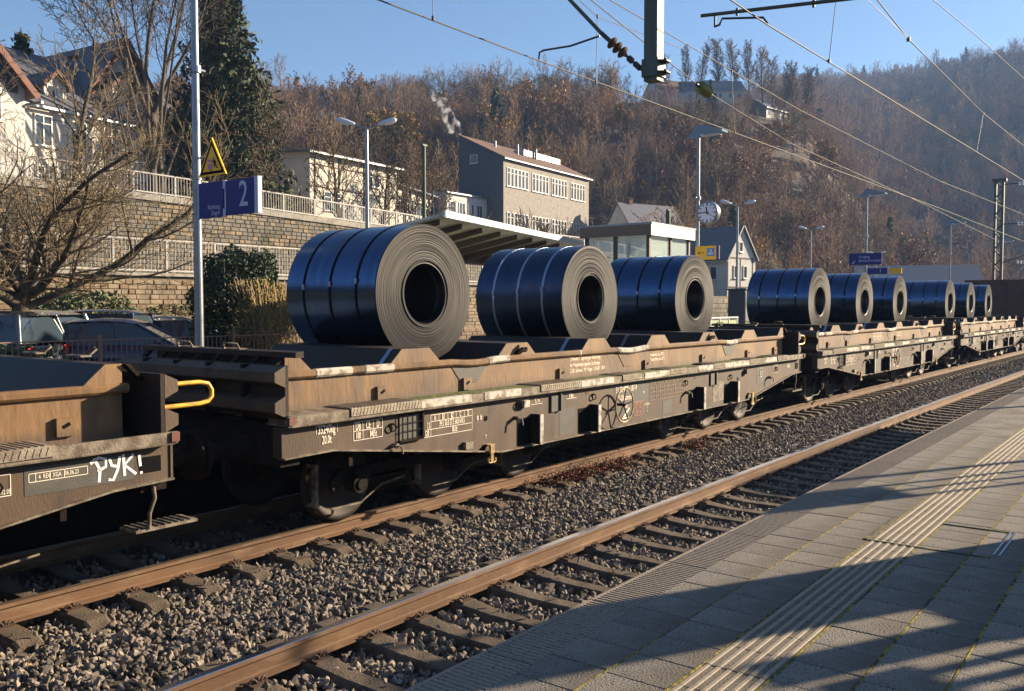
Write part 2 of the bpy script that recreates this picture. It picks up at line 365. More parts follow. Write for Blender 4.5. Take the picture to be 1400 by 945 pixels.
# ------------------------------------------------------------------ track bed, rails, sleepers
xs = [-6 + i * .5 for i in range(40)] + [14 + i * 2 for i in range(50)] + [120, 160, 220]
ys = [2.2, 2.9, 3.4, 4.4, 5.4, 6.0, 6.7, 7.6, 8.45, 9.4, 10.3]
zs = [-.30, -.28, -.25, -.245, -.24, -.185, -.235, -.245, -.25, -.26, -.3]
V = []; F = []
for x in xs:
    for y, z in zip(ys, zs): V.append((x, y + dev(x), z - .02))
ny = len(ys)
for i in range(len(xs) - 1):
    for j in range(ny - 1): F.append((i * ny + j, (i + 1) * ny + j, (i + 1) * ny + j + 1, i * ny + j + 1))
tag(newobj('track_bed', npmesh('track_bed', V, F, M['bed'], True)), kind='structure', label='fine ballast bed under both tracks, darkened for the shade between the stones')
def bed_z(y): return float(np.interp(y, ys, zs))
RP = [(-.036, -.004), (-.030, 0), (.030, 0), (.036, -.004), (.037, -.034), (.012, -.048), (.009, -.13), (.02, -.142), (.072, -.152), (.072, -.165), (-.072, -.165), (-.072, -.152), (-.02, -.142), (-.009, -.13), (-.012, -.048), (-.037, -.034)]
def rail(yc, name, parent, head):
    xs_ = [-8, 0, 8, 14, 18, 22, 26, 30, 36, 44, 54, 70, 90, 120, 160, 220]
    vs = []; n = len(RP)
    for x in xs_:
        for p in RP: vs.append((x, yc + p[0] + dev(x), p[1]))
    m = MB(); fs = []; ms = []
    for i in range(len(xs_) - 1):
        for k in range(n):
            m.add([], [], 0)
            m.f.append((i * n + k, i * n + (k + 1) % n, (i + 1) * n + (k + 1) % n, (i + 1) * n + k)); m.m.append(1 if k in (0, 1, 2) else 0); m.sm.append(False)
    m.v = vs
    o = m.build(name, [M['rail'], head], parent); recalc(o); return o
def sleeper_mesh():
    m = MB(); P = []
    for y, hw, zt in ((-1.3, .10, -.20), (-1.22, .105, -.168), (-.95, .11, -.166), (-.55, .11, -.166), (-.25, .09, -.192), (.25, .09, -.192), (.55, .11, -.166), (.95, .11, -.166), (1.22, .105, -.168), (1.3, .10, -.20)):
        P.append([(-hw - .035, y, -.33), (-hw, y, zt - .012), (-hw + .02, y, zt), (hw - .02, y, zt), (hw, y, zt - .012), (hw + .035, y, -.33)])
    vs = [p for r in P for p in r]; fs = []
    for i in range(len(P) - 1):
        for k in range(5): fs.append((i * 6 + k, i * 6 + k + 1, (i + 1) * 6 + k + 1, (i + 1) * 6 + k))
    fs += [(5, 4, 3, 2, 1, 0), tuple(range(54, 60))]
    m.add(vs, fs); return m.mesh('sleeper', M['sleeper'])
SL = sleeper_mesh()
def clip_mesh(s):
    """spring clip with its screw, on side s (+1/-1) of a rail"""
    m = MB()
    for k in (-1, 1):
        pts = []
        for i in range(9):
            t = math.pi * (1.15 * i / 8 - .1)
            pts.append((k * (.045 + .028 * math.cos(t)), s * (.105 + .028 * (i / 8)), -.158 + .040 * math.sin(t)))
        pts.append((k * .012, s * .10, -.135)); m.tube(pts, .0085, 5)
    m.cyl((0, s * .108, -.17), (0, s * .108, -.112), .016, n=6, smooth=False); m.cyl((0, s * .108, -.150), (0, s * .108, -.143), .030, n=8)
    m.box(-.075, .075, s * .075, s * .175, -.168, -.150)
    return m.mesh('rail_clip', M['clip'])
CL = {s: clip_mesh(s) for s in (-1, 1)}
def track(yc, label, clip_rails, x_end, head):
    t = thing('railway_track', label, 'railway track', (0, yc, 0)); t['kind'] = 'structure'
    for s in (-1, 1): rail(s * .735, 'rail', t, head)
    x = -1.2; n = 0; rr = random.Random(int(yc * 10))
    while x < x_end:
        o = newobj('sleeper', SL, t); o.location = (x, dev(x), rr.uniform(-.004, .004)); o.rotation_euler = (0, 0, rr.uniform(-.012, .012) - (.0155 if x > 22 else 0))
        if 1.5 < x < 24:
            for r_, s in clip_rails:
                c = newobj('rail_clip', CL[s], o); c.location = (0, r_ * .735, 0)
        x += .552; n += 1
    return t
track(4.43, 'empty railway track beside the platform, with worn shiny rail heads', [(1, -1), (1, 1)], 100, M['railtop'])
track(8.45, 'railway track carrying the coil train, brown rails on concrete sleepers', [(-1, -1)], 110, M['railhead2'])

# scattered instances (stuff only)
def scatter(name, pts, rots, scls, idx, variants, label, kind='stuff', tint=None):
    col = bpy.data.collections.new(name + '_shapes')
    for i, me in enumerate(variants):
        o = bpy.data.objects.new('%s_shape_%02d' % (name, i), me); col.objects.link(o)
    me = bpy.data.meshes.new(name); pts = np.asarray(pts, np.float32); n = len(pts)
    me.vertices.add(n); me.vertices.foreach_set('co', pts.ravel())
    a = me.attributes.new('rot', 'FLOAT_VECTOR', 'POINT'); a.data.foreach_set('vector', np.asarray(rots, np.float32).ravel())
    a = me.attributes.new('scl', 'FLOAT_VECTOR', 'POINT'); a.data.foreach_set('vector', np.asarray(scls, np.float32).ravel())
    a = me.attributes.new('idx', 'INT', 'POINT'); a.data.foreach_set('value', np.asarray(idx, np.int32))
    o = newobj(name, me); ng = bpy.data.node_groups.new(name, 'GeometryNodeTree')
    ng.interface.new_socket('Geometry', in_out='INPUT', socket_type='NodeSocketGeometry'); ng.interface.new_socket('Geometry', in_out='OUTPUT', socket_type='NodeSocketGeometry')
    gi = ng.nodes.new('NodeGroupInput'); go = ng.nodes.new('NodeGroupOutput')
    ip = ng.nodes.new('GeometryNodeInstanceOnPoints'); ci = ng.nodes.new('GeometryNodeCollectionInfo')
    ci.inputs['Collection'].default_value = col; ci.inputs['Separate Children'].default_value = True; ci.inputs['Reset Children'].default_value = True
    ip.inputs['Pick Instance'].default_value = True
    def na_(nm, ty):
        q = ng.nodes.new('GeometryNodeInputNamedAttribute'); q.data_type = ty; q.inputs['Name'].default_value = nm; return [s for s in q.outputs if s.enabled and s.name == 'Attribute'][0]
    L = ng.links.new
    L(gi.outputs[0], ip.inputs['Points']); L(ci.outputs[0], ip.inputs['Instance'])
    L(na_('idx', 'INT'), ip.inputs['Instance Index']); L(na_('rot', 'FLOAT_VECTOR'), ip.inputs['Rotation']); L(na_('scl', 'FLOAT_VECTOR'), ip.inputs['Scale'])
    L(ip.outputs[0], go.inputs[0])
    md = o.modifiers.new('scatter', 'NODES'); md.node_group = ng
    tag(o, label, kind=kind); return o
import bmesh
def stone_mesh(seed):
    r = random.Random(seed); b = bmesh.new()
    for i in range(13):
        v = Vector((r.gauss(0, 1), r.gauss(0, 1), r.gauss(0, 1))).normalized() * r.uniform(.75, 1.1); b.verts.new((v.x * 1.25, v.y * .9, v.z * .7))
    bmesh.ops.convex_hull(b, input=b.verts[:]); bmesh.ops.delete(b, geom=[v for v in b.verts if not v.link_faces], context='VERTS')
    me = bpy.data.meshes.new('stone'); b.to_mesh(me); b.free(); me.materials.append(M['stone']); return me
stones = [stone_mesh(i) for i in range(10)]
P = []; S = []
def lay(x0, x1, y0, y1, dens, smin, smax, lift=.0):
    n = int((x1 - x0) * (y1 - y0) * dens); X = nrg.uniform(x0, x1, n); Y = nrg.uniform(y0, y1, n)
    for x, y in zip(X, Y):
        # keep the sleeper tops and rails mostly clear
        c = 4.43 if y < 6.45 else 8.45
        k = ((x + 1.2) / .552) % 1; onsl = min(k, 1 - k) * .552 < .115 and abs(y - c) < 1.32
        if min(abs(y - 3.695), abs(y - 5.165), abs(y - 7.715), abs(y - 9.185)) < .085: continue
        if onsl and nrg.random() > .035: continue
        s = nrg.uniform(smin, smax); z = bed_z(y) + nrg.uniform(-.02, .022) + lift
        if onsl: z = -.160 + s * .5; s *= .7
        P.append((x, y + dev(x), z)); S.append(s)
lay(1.5, 9, 3.6, 8.0, 640, .018, .043); lay(1.5, 9, 8.0, 10.0, 260, .02, .036)
lay(9, 18, 3.8, 8.0, 480, .02, .043); lay(9, 18, 8.0, 10.0, 160, .022, .036)
lay(18, 34, 3.9, 8.0, 330, .022, .040); lay(34, 75, 3.9, 8.0, 95, .03, .05)
P = np.array(P); S = np.array(S); n = len(P)
scatter('ballast', P, nrg.uniform(0, 6.28, (n, 3)), np.stack([S * nrg.uniform(.8, 1.25, n), S * nrg.uniform(.8, 1.2, n), S * nrg.uniform(.8, 1.2, n)], 1), nrg.integers(0, 10, n), stones, 'loose crushed stone ballast around the sleepers of both tracks')

# ------------------------------------------------------------------ our platform (paved with single slabs)
pf = thing('platform', 'grey paved station platform with ribbed guide strip', 'platform'); pf['kind'] = 'structure'
PZ = .76
m = MB()
xs_ = [-8, 4, 10, 14, 18, 22, 26, 30, 40, 60, 100]
for a, b_ in zip(xs_[:-1], xs_[1:]):
    m.add([(a, -8, PZ - .012), (b_, -8, PZ - .012), (b_, 2.69 + dev(b_), PZ - .012), (a, 2.69 + dev(a), PZ - .012)], [(0, 1, 2, 3)])
    m.add([(a, 2.60 + dev(a), PZ - .013), (b_, 2.60 + dev(b_), PZ - .013), (b_, 2.60 + dev(b_), -.6), (a, 2.60 + dev(a), -.6)], [(0, 3, 2, 1)])
m.build('platform_base', [M['jointd']], pf)
ROWS = [(2.42, 2.10), (2.10, 1.78), (1.46, 1.13), (1.13, .80), (.80, .47), (.47, .14), (.14, -.19), (-.19, -.52), (-.52, -.85)]
def slab_mesh(wd, ln, mt, ribs=0, g_=.0022, rnd=.004, name='paving_slab'):
    m = MB(); a = ln / 2 - g_; b_ = wd / 2 - g_; c = .004
    vs = [(-a, -b_, -.05), (a, -b_, -.05), (a, b_, -.05), (-a, b_, -.05), (-a, -b_, -c), (a, -b_, -c), (a, b_, -c), (-a, b_, -c),
          (-a + c, -b_ + c, 0), (a - c, -b_ + c, 0), (a - c, b_ - c, 0), (-a + c, b_ - c, 0)]
    fs = [(0, 1, 5, 4), (1, 2, 6, 5), (2, 3, 7, 6), (3, 0, 4, 7), (4, 5, 9, 8), (5, 6, 10, 9), (6, 7, 11, 10), (7, 4, 8, 11), (8, 9, 10, 11)]
    m.add(vs, fs)
    for i in range(ribs):
        y = -wd / 2 + wd * (i + .5) / ribs
        m.prism([(y - .012, -.001), (y - .008, .005), (y + .008, .005), (y + .012, -.001)], 'x', -a, a, 1)
    return m.mesh(name, [mt, M['rib']])
SLAB = slab_mesh(.325, .285, M['tile']); GUIDE = slab_mesh(.32, .285, M['guide'], 6, name='guide_slab')
def edge_mesh(ln):
    m = MB(); n = int(ln / .034); a = ln / 2 - .003
    m.box(-a, a, -.14, .145, -.12, -.006)
    for i in range(n):
        x = -a + 2 * a * (i + .5) / n
        m.prism([(x - .012, -.007), (x - .007, .0), (x + .007, .0), (x + .012, -.007)], 'y', -.135, .125)
    m.prism([(.125, -.004), (.128, .001), (.15, -.002), (.155, -.03), (.15, -.12), (.125, -.12)], 'x', -a, a)
    return m.mesh('edge_block', M['edge'])
EDGE = edge_mesh(.95); cnt = 0
far = MB()
rr = random.Random(3)
def joint(x0, x1, y, wd, mt_i, mbd):
    mbd.add([(x0, y + dev(x0) - wd / 2, PZ - .0035), (x1, y + dev(x1) - wd / 2, PZ - .0035), (x1, y + dev(x1) + wd / 2, PZ - .0035), (x0, y + dev(x0) + wd / 2, PZ - .0035)], [(0, 1, 2, 3)], mt_i)
for ri, (y1, y0) in enumerate(ROWS):
    yc = (y0 + y1) / 2; off = rr.uniform(0, .28)
    x = 1.6 + off
    while x < 62:
        if yc > x * .045 - .1 and (x < 40 or yc > 1.4):
            near_ = x < 13.2 and yc > .06 * x and math.degrees(math.atan2(yc, x)) > 6
            zj = rr.uniform(-.0015, .0015)
            if near_ and cnt < 300 and (yc > .1):
                o = newobj('paving_slab', SLAB, pf); o.location = (x, yc + dev(x), PZ + zj); o.rotation_euler = (rr.uniform(-.003, .003), rr.uniform(-.003, .003), rr.uniform(-.004, .004)); cnt += 1
            else:
                y_ = yc + dev(x); far.box(x - .137, x + .137, y_ - .158, y_ + .158, PZ - .05, PZ + zj)
        x += .285
if far.v: tag(far.build('paving_slabs', M['tile'], pf), kind='stuff')
x = 2.0; farg = MB()
while x < 62:
    o = newobj('guide_slab', GUIDE, pf); o.location = (x, 1.62 + dev(x), PZ + rr.uniform(-.001, .001)); x += .2855
x = .55 + .9
while x < 60:
    o = newobj('edge_block', EDGE, pf); o.location = (x + .475, 2.553 + dev(x), PZ + .001); o.rotation_euler = (0, 0, -.0155 * smooth((x - 14) / 10)); x += .9575
# moss in the long joints
m = MB()
for y, wd in ((2.10, .016), (1.78, .024), (1.46, .020), (1.13, .020), (.80, .024), (.47, .02)):
    x = 1.6
    while x < 45:
        ln = rr.uniform(.06, .35)
        if rr.random() < .96:
            wj = wd * rr.uniform(.35, 1.25)
            m.add([(x, y + dev(x) - wj / 2, PZ - .003), (x + ln, y + dev(x) - wj / 2, PZ - .003), (x + ln, y + dev(x) + wj / 2, PZ - .003), (x, y + dev(x) + wj / 2, PZ - .003),
                   (x, y + dev(x), PZ + .004), (x + ln, y + dev(x), PZ + .004)], [(0, 1, 5, 4), (4, 5, 2, 3)])
        x += ln
tag(m.build('joint_moss', M['mossj'], pf), kind='stuff')
# shaft cover frame let into the slabs
mh = MB()
for (x0, x1, y0, y1) in ((6.62, 6.64, 1.0, 1.82), (6.62, 7.5, 1.80, 1.82), (7.46, 7.48, .98, 1.46)): mh.box(x0, x1, y0, y1, PZ, PZ + .007)
for i in range(2): mh.box(6.72, 7.5, .955 + i * .035, .967 + i * .035, PZ, PZ + .008, 1)
tag(mh.build('shaft_cover_frame', [M['jointd'], M['galv']]), 'dark metal shaft cover frame let into the paving across the guide strip', 'shaft cover')

# ------------------------------------------------------------------ coil wagons
WL = 14.45; YS = -1.45; YU = -1.15; ZF = 1.26
RIDGES = [(1.76, 2.44, 1.95, 2.61), (3.75, 4.46, 3.95, 4.65)]
RC = [2.2, 4.2, 6.25, 8.25, 10.28, 12.25]        # ridge centres
def make_wagon():
    t = thing('flat_wagon', 'x', 'flat wagon')
    SC = [(0, .96), (.62, .97), (3.2, .62), (3.45, .585), (11.3, .585), (11.6, .60), (13.9, .94), (14.45, .96)]
    for s in (-1, 1):
        # side sill web, its lower flange and end edge
        m = MB(); poly = SC + [(WL, ZF), (0, ZF)]
        y0 = s * 1.43; y1 = s * 1.45
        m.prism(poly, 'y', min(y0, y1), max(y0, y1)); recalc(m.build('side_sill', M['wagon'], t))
        m = MB()
        for (xa, za), (xb, zb) in zip(SC[:-1], SC[1:]):
            vs = []
            for (x, z) in ((xa, za), (xb, zb)):
                for yy, zz in ((s * 1.38, z - .014), (s * 1.497, z - .014), (s * 1.497, z + .004), (s * 1.38, z + .004)): vs.append((x, yy, zz))
            m.add(vs, [(0, 1, 5, 4), (1, 2, 6, 5), (2, 3, 7, 6), (3, 0, 4, 7), (0, 3, 2, 1), (4, 5, 6, 7)])
        recalc(m.build('bottom_flange', M['ledge'], t))
        MB().box(-.008, .014, s * 1.33, s * 1.462, .955, ZF).build('sill_end_plate', M['wagon'], t); MB().box(WL - .014, WL + .008, s * 1.33, s * 1.462, .955, ZF).build('sill_end_plate', M['wagon'], t)
        # walkway shelf
        m = MB(); m.box(.05, WL - .03, s * 1.15, s * 1.555, 1.262, 1.282); m.box(.0, WL, s * 1.535, s * 1.56, 1.27, 1.372)
        m.build('shelf', M['ledge'], t)
        m = MB(); x = .06; r = random.Random(5)
        # mossy boards, white painted edge strips and tread plates along the shelf
        for (x0, x1, k) in ((.06, .78, 'w'), (1.9, 3.55, 'p'), (3.55, 4.2, 'm'), (5.2, 6.35, 'm'), (6.95, 7.9, 'm'), (8.55, 9.35, 'm'), (10.2, 11.3, 'm'), (12.6, 13.2, 'm')):
            m = MB(); m.box(x0, x1 - .01, s * 1.17, s * 1.53, 1.285, 1.372); m.build('walkway_board', M['moss'] if k in 'mp' else M['ledge'], t)
        for (x0, x1) in ((1.87, 2.75), (3.0, 3.75), (5.2, 6.1), (7.05, 7.9), (9.0, 9.62), (10.15, 11.3), (12.1, 12.75)):
            m = MB(); m.box(x0, x1, s * 1.562, s * 1.568, 1.288, 1.376); m.box(x0, x1, s * 1.50, s * 1.568, 1.374, 1.378); m.build('painted_edge', M['chalk'], t)
        for (x0, x1) in ((.80, 1.86), (4.2, 5.18), (6.36, 6.94), (7.92, 8.5), (9.64, 10.14), (11.32, 12.05), (12.8, 13.4)):
            m = MB(); m.box(x0, x1, s * 1.16, s * 1.572, 1.376, 1.384); m.box(x0, x1, s * 1.566, s * 1.574, 1.30, 1.383)
            n = int((x1 - x0) / .05)
            for i in range(n):
                xx = x0 + .02 + (x1 - x0 - .04) * i / n
                m.box(xx, xx + .016, s * 1.18, s * 1.555, 1.384, 1.390); m.prism([(xx, 1.31), (xx + .012, 1.31), (xx + .034, 1.375), (xx + .022, 1.375)], 'y', s * 1.573, s * 1.578)
            m.build('tread_plate', M['tread'], t)
        # upper side wall
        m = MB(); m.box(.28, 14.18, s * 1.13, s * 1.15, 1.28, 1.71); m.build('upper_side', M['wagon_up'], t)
        for i, xc in enumerate((3.2, 7.25, 11.25)):   # dented V shaped gusset plates below each loaded trough
            m = MB(); m.prism([(xc - .36, 1.70), (xc - .15, 1.46), (xc + .15, 1.46), (xc + .36, 1.70)], 'y', s * 1.15, s * 1.158); m.build('gusset_plate', M['wagon_grey'] if i != 1 else M['wagon_up'], t)
        # rim beam with the dips above the troughs
        m = MB(); pts = []
        def dip(x): return -.028 * sum(max(0, 1 - abs(x - c) / .42) ** .7 for c in (3.3, 7.3, 11.3))
        N = 80; xs_ = [.24 + (14.22 - .24) * i / N for i in range(N + 1)]
        prof = [(-.0, -.045), (.055, -.042), (.075, -.02), (.078, .02), (.055, .04), (0, .042)]
        vs = [];
        for x in xs_:
            for (a, b) in prof: vs.append((x, s * (1.13 + a), 1.742 + b + dip(x)))
        k = len(prof); fs = [(i * k + j, i * k + (j + 1) % k, (i + 1) * k + (j + 1) % k, (i + 1) * k + j) for i in range(N) for j in range(k)]
        fs += [tuple(range(k)), tuple(range(N * k, N * k + k))]
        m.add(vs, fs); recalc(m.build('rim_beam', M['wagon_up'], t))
        for (x0, x1) in ((.66, 1.16), (1.36, 1.80), (3.55, 3.98), (5.72, 5.76), (6.85, 7.62), (7.64, 7.85), (11.02, 11.55)):
            n = max(1, int((x1 - x0) / .08)); vs = []; prof2 = [(.02, -.046), (.058, -.045), (.079, -.022), (.082, .022), (.057, .044), (.01, .045)]
            for i in range(n + 1):
                x = x0 + (x1 - x0) * i / n
                for (a, b) in prof2: vs.append((x, s * (1.13 + a), 1.742 + b + dip(x)))
            fs = [(i * 6 + j, i * 6 + j + 1, (i + 1) * 6 + j + 1, (i + 1) * 6 + j) for i in range(n) for j in range(5)]
            recalc(MB().add(vs, fs).build('painted_band', M['chalk'], t))
        # brackets with bolt hole on the upper side
        for x in (1.55, 3.05, 5.2, 7.75, 9.95, 12.1, 13.6):
            m = MB(); m.box(x, x + .16, s * 1.15, s * 1.19, 1.385, 1.535); m.build('bracket', M['wagon_up'], t)
            m = MB(); m.lathe([(.0001, s * -1.193), (.03, s * -1.193)], (x + .08, 0, 1.47), 'y', 8); m2 = MB(); m2.obox((x + .08, s * 1.193, 1.475), Vector((1, 0, .5)).normalized(), Vector((0, 1, 0)), Vector((-.5, 0, 1)).normalized(), .03, .003, .014); m2.build('slot', M['blk'], t)
    # saddle ridges across the wagon
    m0 = None
    for i, c in enumerate(RC):
        a, b, zt, zb = .24, .40, 1.945, 1.78
        hw_t, hw_b = .24, .425; zlow = 1.45; hw_l = hw_b + (zb - zlow) * 1.0
        prof = [(c - hw_l, zlow), (c - hw_t, zt), (c + hw_t, zt), (c + hw_l, zlow), (c + hw_l - .03, zlow), (c + hw_t - .01, zt - .022), (c - hw_t + .01, zt - .022), (c - hw_l + .03, zlow)]
        m = MB(); m.prism(prof, 'y', -1.147, 1.147); recalc(m.build('saddle', M['saddle'], t))
        for s in (-1, 1):
            q = [(c - hw_b - .02, 1.76), (c - hw_t + .004, zt - .002), (c + hw_t - .004, zt - .002), (c + hw_b + .02, 1.76)]
            m = MB(); m.prism(q, 'y', s * 1.149, s * 1.165); recalc(m.build('saddle_end_plate', M['wagon_up'], t))
        if i in (1, 4):
            # open lashing hole and lug
            m = MB(); m.prism([(c - .16, 1.78), (c - .10, 1.86), (c + .02, 1.92), (c + .06, 1.90), (c - .02, 1.80), (c - .04, 1.78)], 'y', -1.1675, -1.1655); recalc(m.build('lashing_hole', M['blk'], t))
            m = MB(); m.tube([(c - .03, -1.18, 1.80), (c + .04, -1.21, 1.84), (c + .10, -1.22, 1.83), (c + .14, -1.22, 1.87)], .022, 6); m.box(c + .06, c + .16, -1.22, -1.18, 1.82, 1.88); m.build('lashing_lug', M['under'], t)
        if i in (0, 2, 3, 5):      # pale painted stripe down the trough slope
            m = MB(); d0_ = Vector((-.707, 0, -.707)); c0 = Vector((c - hw_t - .12, -1.0 + .1 * i, zt - .12)); m.obox(c0 + Vector((-.006, 0, .006)), d0_, Vector((0, 1, 0)), Vector((-.707, 0, .707)), .16, .03, .003); m.build('painted_stripe', M['strapl'], t)
    for e, sg in ((0, 1), (WL, -1)):
        x = lambda v: e + sg * v
        prof = [(x(.27), 1.5), (x(.27), 1.955), (x(.43), 1.955), (x(.86), 1.5), (x(.82), 1.5), (x(.42), 1.933), (x(.29), 1.933), (x(.29), 1.5)]
        m = MB(); m.prism(prof, 'y', -1.147, 1.147); recalc(m.build('end_saddle', M['saddle'], t))
        for s in (-1, 1):
            m = MB(); m.prism([(x(.275), 1.76), (x(.275), 1.952), (x(.425), 1.952), (x(.64), 1.76)], 'y', s * 1.149, s * 1.165); recalc(m.build('saddle_end_plate', M['wagon_up'], t))
        # rail of the end ridge on short posts
        m = MB(); m.prism([(x(.20), 1.93), (x(.20), 1.985), (x(.30), 1.995), (x(.30), 1.93)], 'y', -1.43 if sg > 0 else -1.16, 1.35); recalc(m.build('end_rail', M['saddle'], t)) if sg > 0 else None
        for k in range(8):
            yy = -1.2 + k * .34; m = MB(); m.prism([(x(.08), 1.80), (x(.22), 1.95), (x(.26), 1.95), (x(.12), 1.80)], 'y', yy, yy + .09); recalc(m.build('end_post', M['under'], t))
        # end wall with two pressed ribs, both wagon ends
        m = MB(); m.box(x(.05), x(.09), -1.45, 1.45, 1.33, 1.865); m.build('end_wall', M['saddle'], t)
        for zc, h_, up in ((1.755, .105, 1), (1.46, .105, -1)):
            p = [(x(.05), zc - h_), (x(-.075), zc - h_ * .45), (x(-.075), zc + h_ * .45), (x(.05), zc + h_)]
            m = MB(); m.prism(p, 'y', -1.452, 1.452); recalc(m.build('end_rib', M['wagon'], t))
        for yy in (-.9, -.3, .3, .9): MB().box(x(-.03), x(.05), yy, yy + .05, 1.33, 1.86).build('end_stiffener', M['under'], t)
        # headstock, coupling hook, buffers
        m = MB(); m.box(x(.02), x(.26), -1.40, 1.40, .86, 1.255); m.build('headstock', M['under'], t)
        m = MB(); m.box(x(-.32), x(.02), -.05, .05, .92, 1.0); m.tube([(x(-.30), 0, .95), (x(-.36), 0, .85), (x(-.42), 0, .72), (x(-.38), 0, .62), (x(-.3), 0, .70)], .025, 6); m.build('coupling_hook', M['under'], t)
        for s in (-1, 1):
            m = MB(); X = lambda v: x(-v)
            m.lathe([(.13, 0), (.13, .03), (.105, .04), (.105, .30), (.085, .30), (.085, .53), (.20, .54), (.245, .56), (.24, .582), (.12, .598), (.0001, .60)] if sg < 0 else
                    [(.13, 0), (.13, -.03), (.105, -.04), (.105, -.30), (.085, -.30), (.085, -.53), (.20, -.54), (.245, -.56), (.24, -.582), (.12, -.598), (.0001, -.60)], (x(.02), s * .88, 1.02), 'x', 20)
            recalc(m.build('buffer', M['under'], t))
        # foot step on a twisted strap
        for s in ((-1, 1)):
            xe = x(.05) if sg < 0 else x(.0)
            xs0 = (x(.32), x(-.27))
            if sg > 0 and s < 0: continue
            m = MB(); m.box(min(xs0), max(xs0), s * 1.42, s * 1.16, .52, .545)
            for k in range(9): xx = min(xs0) + .03 + k * .062; m.box(xx, xx + .012, s * 1.41, s * 1.17, .545, .556)
            m.build('foot_step', M['ledge'], t)
            m = MB(); m.tube([(x(.16), s * 1.42, .95), (x(.15), s * 1.43, .80), (x(.2), s * 1.43, .68), (x(.2), s * 1.42, .545)], .018, 5); m.build('step_hanger', M['ledge'], t)
        # sockets
        m = MB(); m.box(x(.10), x(.30), -1.453, -1.448, 1.035, 1.17); 
        if sg < 0: m.build('sill_opening', M['blk'], t)
        m = MB(); m.box(x(-.005), x(.07), -1.58, -1.54, 1.29, 1.37); m.build('corner_lug', M['brick'], t)
        # latch loops on top of the end ridge
        for yy in (-.5, .35):
            m = MB(); m.tube([(x(.22), yy, 1.99), (x(.16), yy - .03, 2.05), (x(.10), yy + .12, 2.06), (x(.16), yy + .2, 2.0), (x(.24), yy + .24, 1.99)], .011, 5)
            m.box(x(.2), x(.3), yy - .02, yy + .26, 1.985, 2.0); m.build('latch_loop', M['ledge'], t)
    # yellow hand rail at the far end
    m = MB(); m.tube([(WL - .02, -1.38, 1.76), (WL + .32, -1.40, 1.765), (WL + .41, -1.40, 1.745), (WL + .445, -1.40, 1.69), (WL + .445, -1.40, 1.63), (WL + .41, -1.40, 1.59), (WL + .32, -1.40, 1.572), (WL - .02, -1.38, 1.565)], .021, 8); m.build('hand_rail', M['yellow'], t)
    # yellow rope hooks below the sill
    for x in (3.2, 11.58):
        m = MB(); m.box(x - .035, x + .035, -1.535, -1.50, .60, .70); m.prism([(x - .045, .70), (x + .045, .70), (x + .05, .71), (x - .05, .71)], 'y', -1.535, -1.44)
        m.prism([(x - .022, .60), (x + .022, .60), (x + .03, .50), (x - .03, .50)], 'y', -1.53, -1.505)
        m.tube([(x - .07, -1.52, .535), (x - .072, -1.52, .495), (x - .04, -1.52, .475), (x, -1.52, .485), (x + .04, -1.52, .475), (x + .072, -1.52, .495), (x + .07, -1.52, .535)], .013, 6); recalc(m.build('rope_hook', M['dimyellow'], t))
        m = MB(); m.prism([(x - .22, .60), (x - .06, .60), (x - .02, .70), (x - .1, .71)], 'y', -1.452, -1.449); recalc(m.build('sill_hole', M['blk'], t))
    # stake pockets: projecting plates darkened as shaded, black patch for opening and its shade
    for x in (4.15, 5.62, 9.18, 10.68):
        m = MB(); m.box(x - .03, x + .015, -1.60, -1.45, .60, 1.0); m.build('stake_pocket', M['under'], t)
        m = MB(); m.box(x - .032, x + .04, -1.615, -1.60, .60, 1.0); m.build('pocket_edge', M['chalk'], t)
        m = MB(); m.box(x + .12, x + .15, -1.47, -1.45, .80, .98); m.build('pocket_strip', M['ledge'], t)
        m = MB(); m.box(x - .34, x - .032, -1.4535, -1.449, .605, .96); m.build('pocket_opening_shade', M['blk'], t)
    # patch plates, label grille, valve handles, lashing rings
    for (x0, x1, z0, z1, mt) in ((6.3, 7.38, .72, 1.22, 'wagon_grey'), (4.8, 5.2, .62, 1.0, 'wagon_grey'), (9.85, 10.35, .66, 1.04, 'ledge'), (7.88, 8.22, .63, .85, 'wagon_grey'), (11.95, 12.4, .86, 1.2, 'wagon_grey')):
        m = MB(); m.box(x0, x1, -1.4525, -1.45, z0, z1); m.build('patch_panel', M[mt], t)
    m = MB(); m.box(1.62, 1.96, -1.462, -1.45, .94, 1.235); m.build('label_panel', M['wagon_grey'], t)
    m = MB()
    for k in range(5): xx = 1.63 + k * .08; m.box(xx, xx + .008, -1.49, -1.484, .94, 1.235)
    for k in range(4): zz = .95 + k * .09; m.box(1.62, 1.96, -1.492, -1.486, zz, zz + .008)
    m.box(1.60, 1.98, -1.50, -1.46, 1.235, 1.25); m.box(1.60, 1.98, -1.50, -1.46, .925, .94); m.box(1.955, 1.98, -1.50, -1.46, .93, 1.24); m.build('label_grille', M['under'], t)
    for (x, z) in ((1.50, 1.10), (3.83, 1.14), (5.68, 1.10), (8.72, 1.10), (10.62, 1.08), (13.0, 1.10)):
        m = MB(); m.tube([(x + .055 * math.cos(a * .785), -1.475, z + .042 * math.sin(a * .785)) for a in range(8)], .0085, 5, closed=True); m.box(x - .02, x + .02, -1.475, -1.45, z + .025, z + .05); m.build('lashing_ring', M['blk'], t)
    for (x, z) in ((1.52, .90), (3.75, .98), (8.72, .93), (12.55, .95)):
        m = MB(); m.cyl((x, -1.45, z), (x, -1.53, z), .028, n=8); m.tube([(x, -1.53, z), (x + .03, -1.56, z - .01), (x + .035, -1.57, z - .09)], .012, 5); m.build('valve_handle', M['ledge'], t)
    for (x, z) in ((3.95, 1.15), (11.35, 1.14)):
        m = MB(); m.box(x - .06, x + .06, -1.52, -1.45, z - .04, z + .05); m.build('valve_box', M['chalk'] if x < 5 else M['wagon_grey'], t)
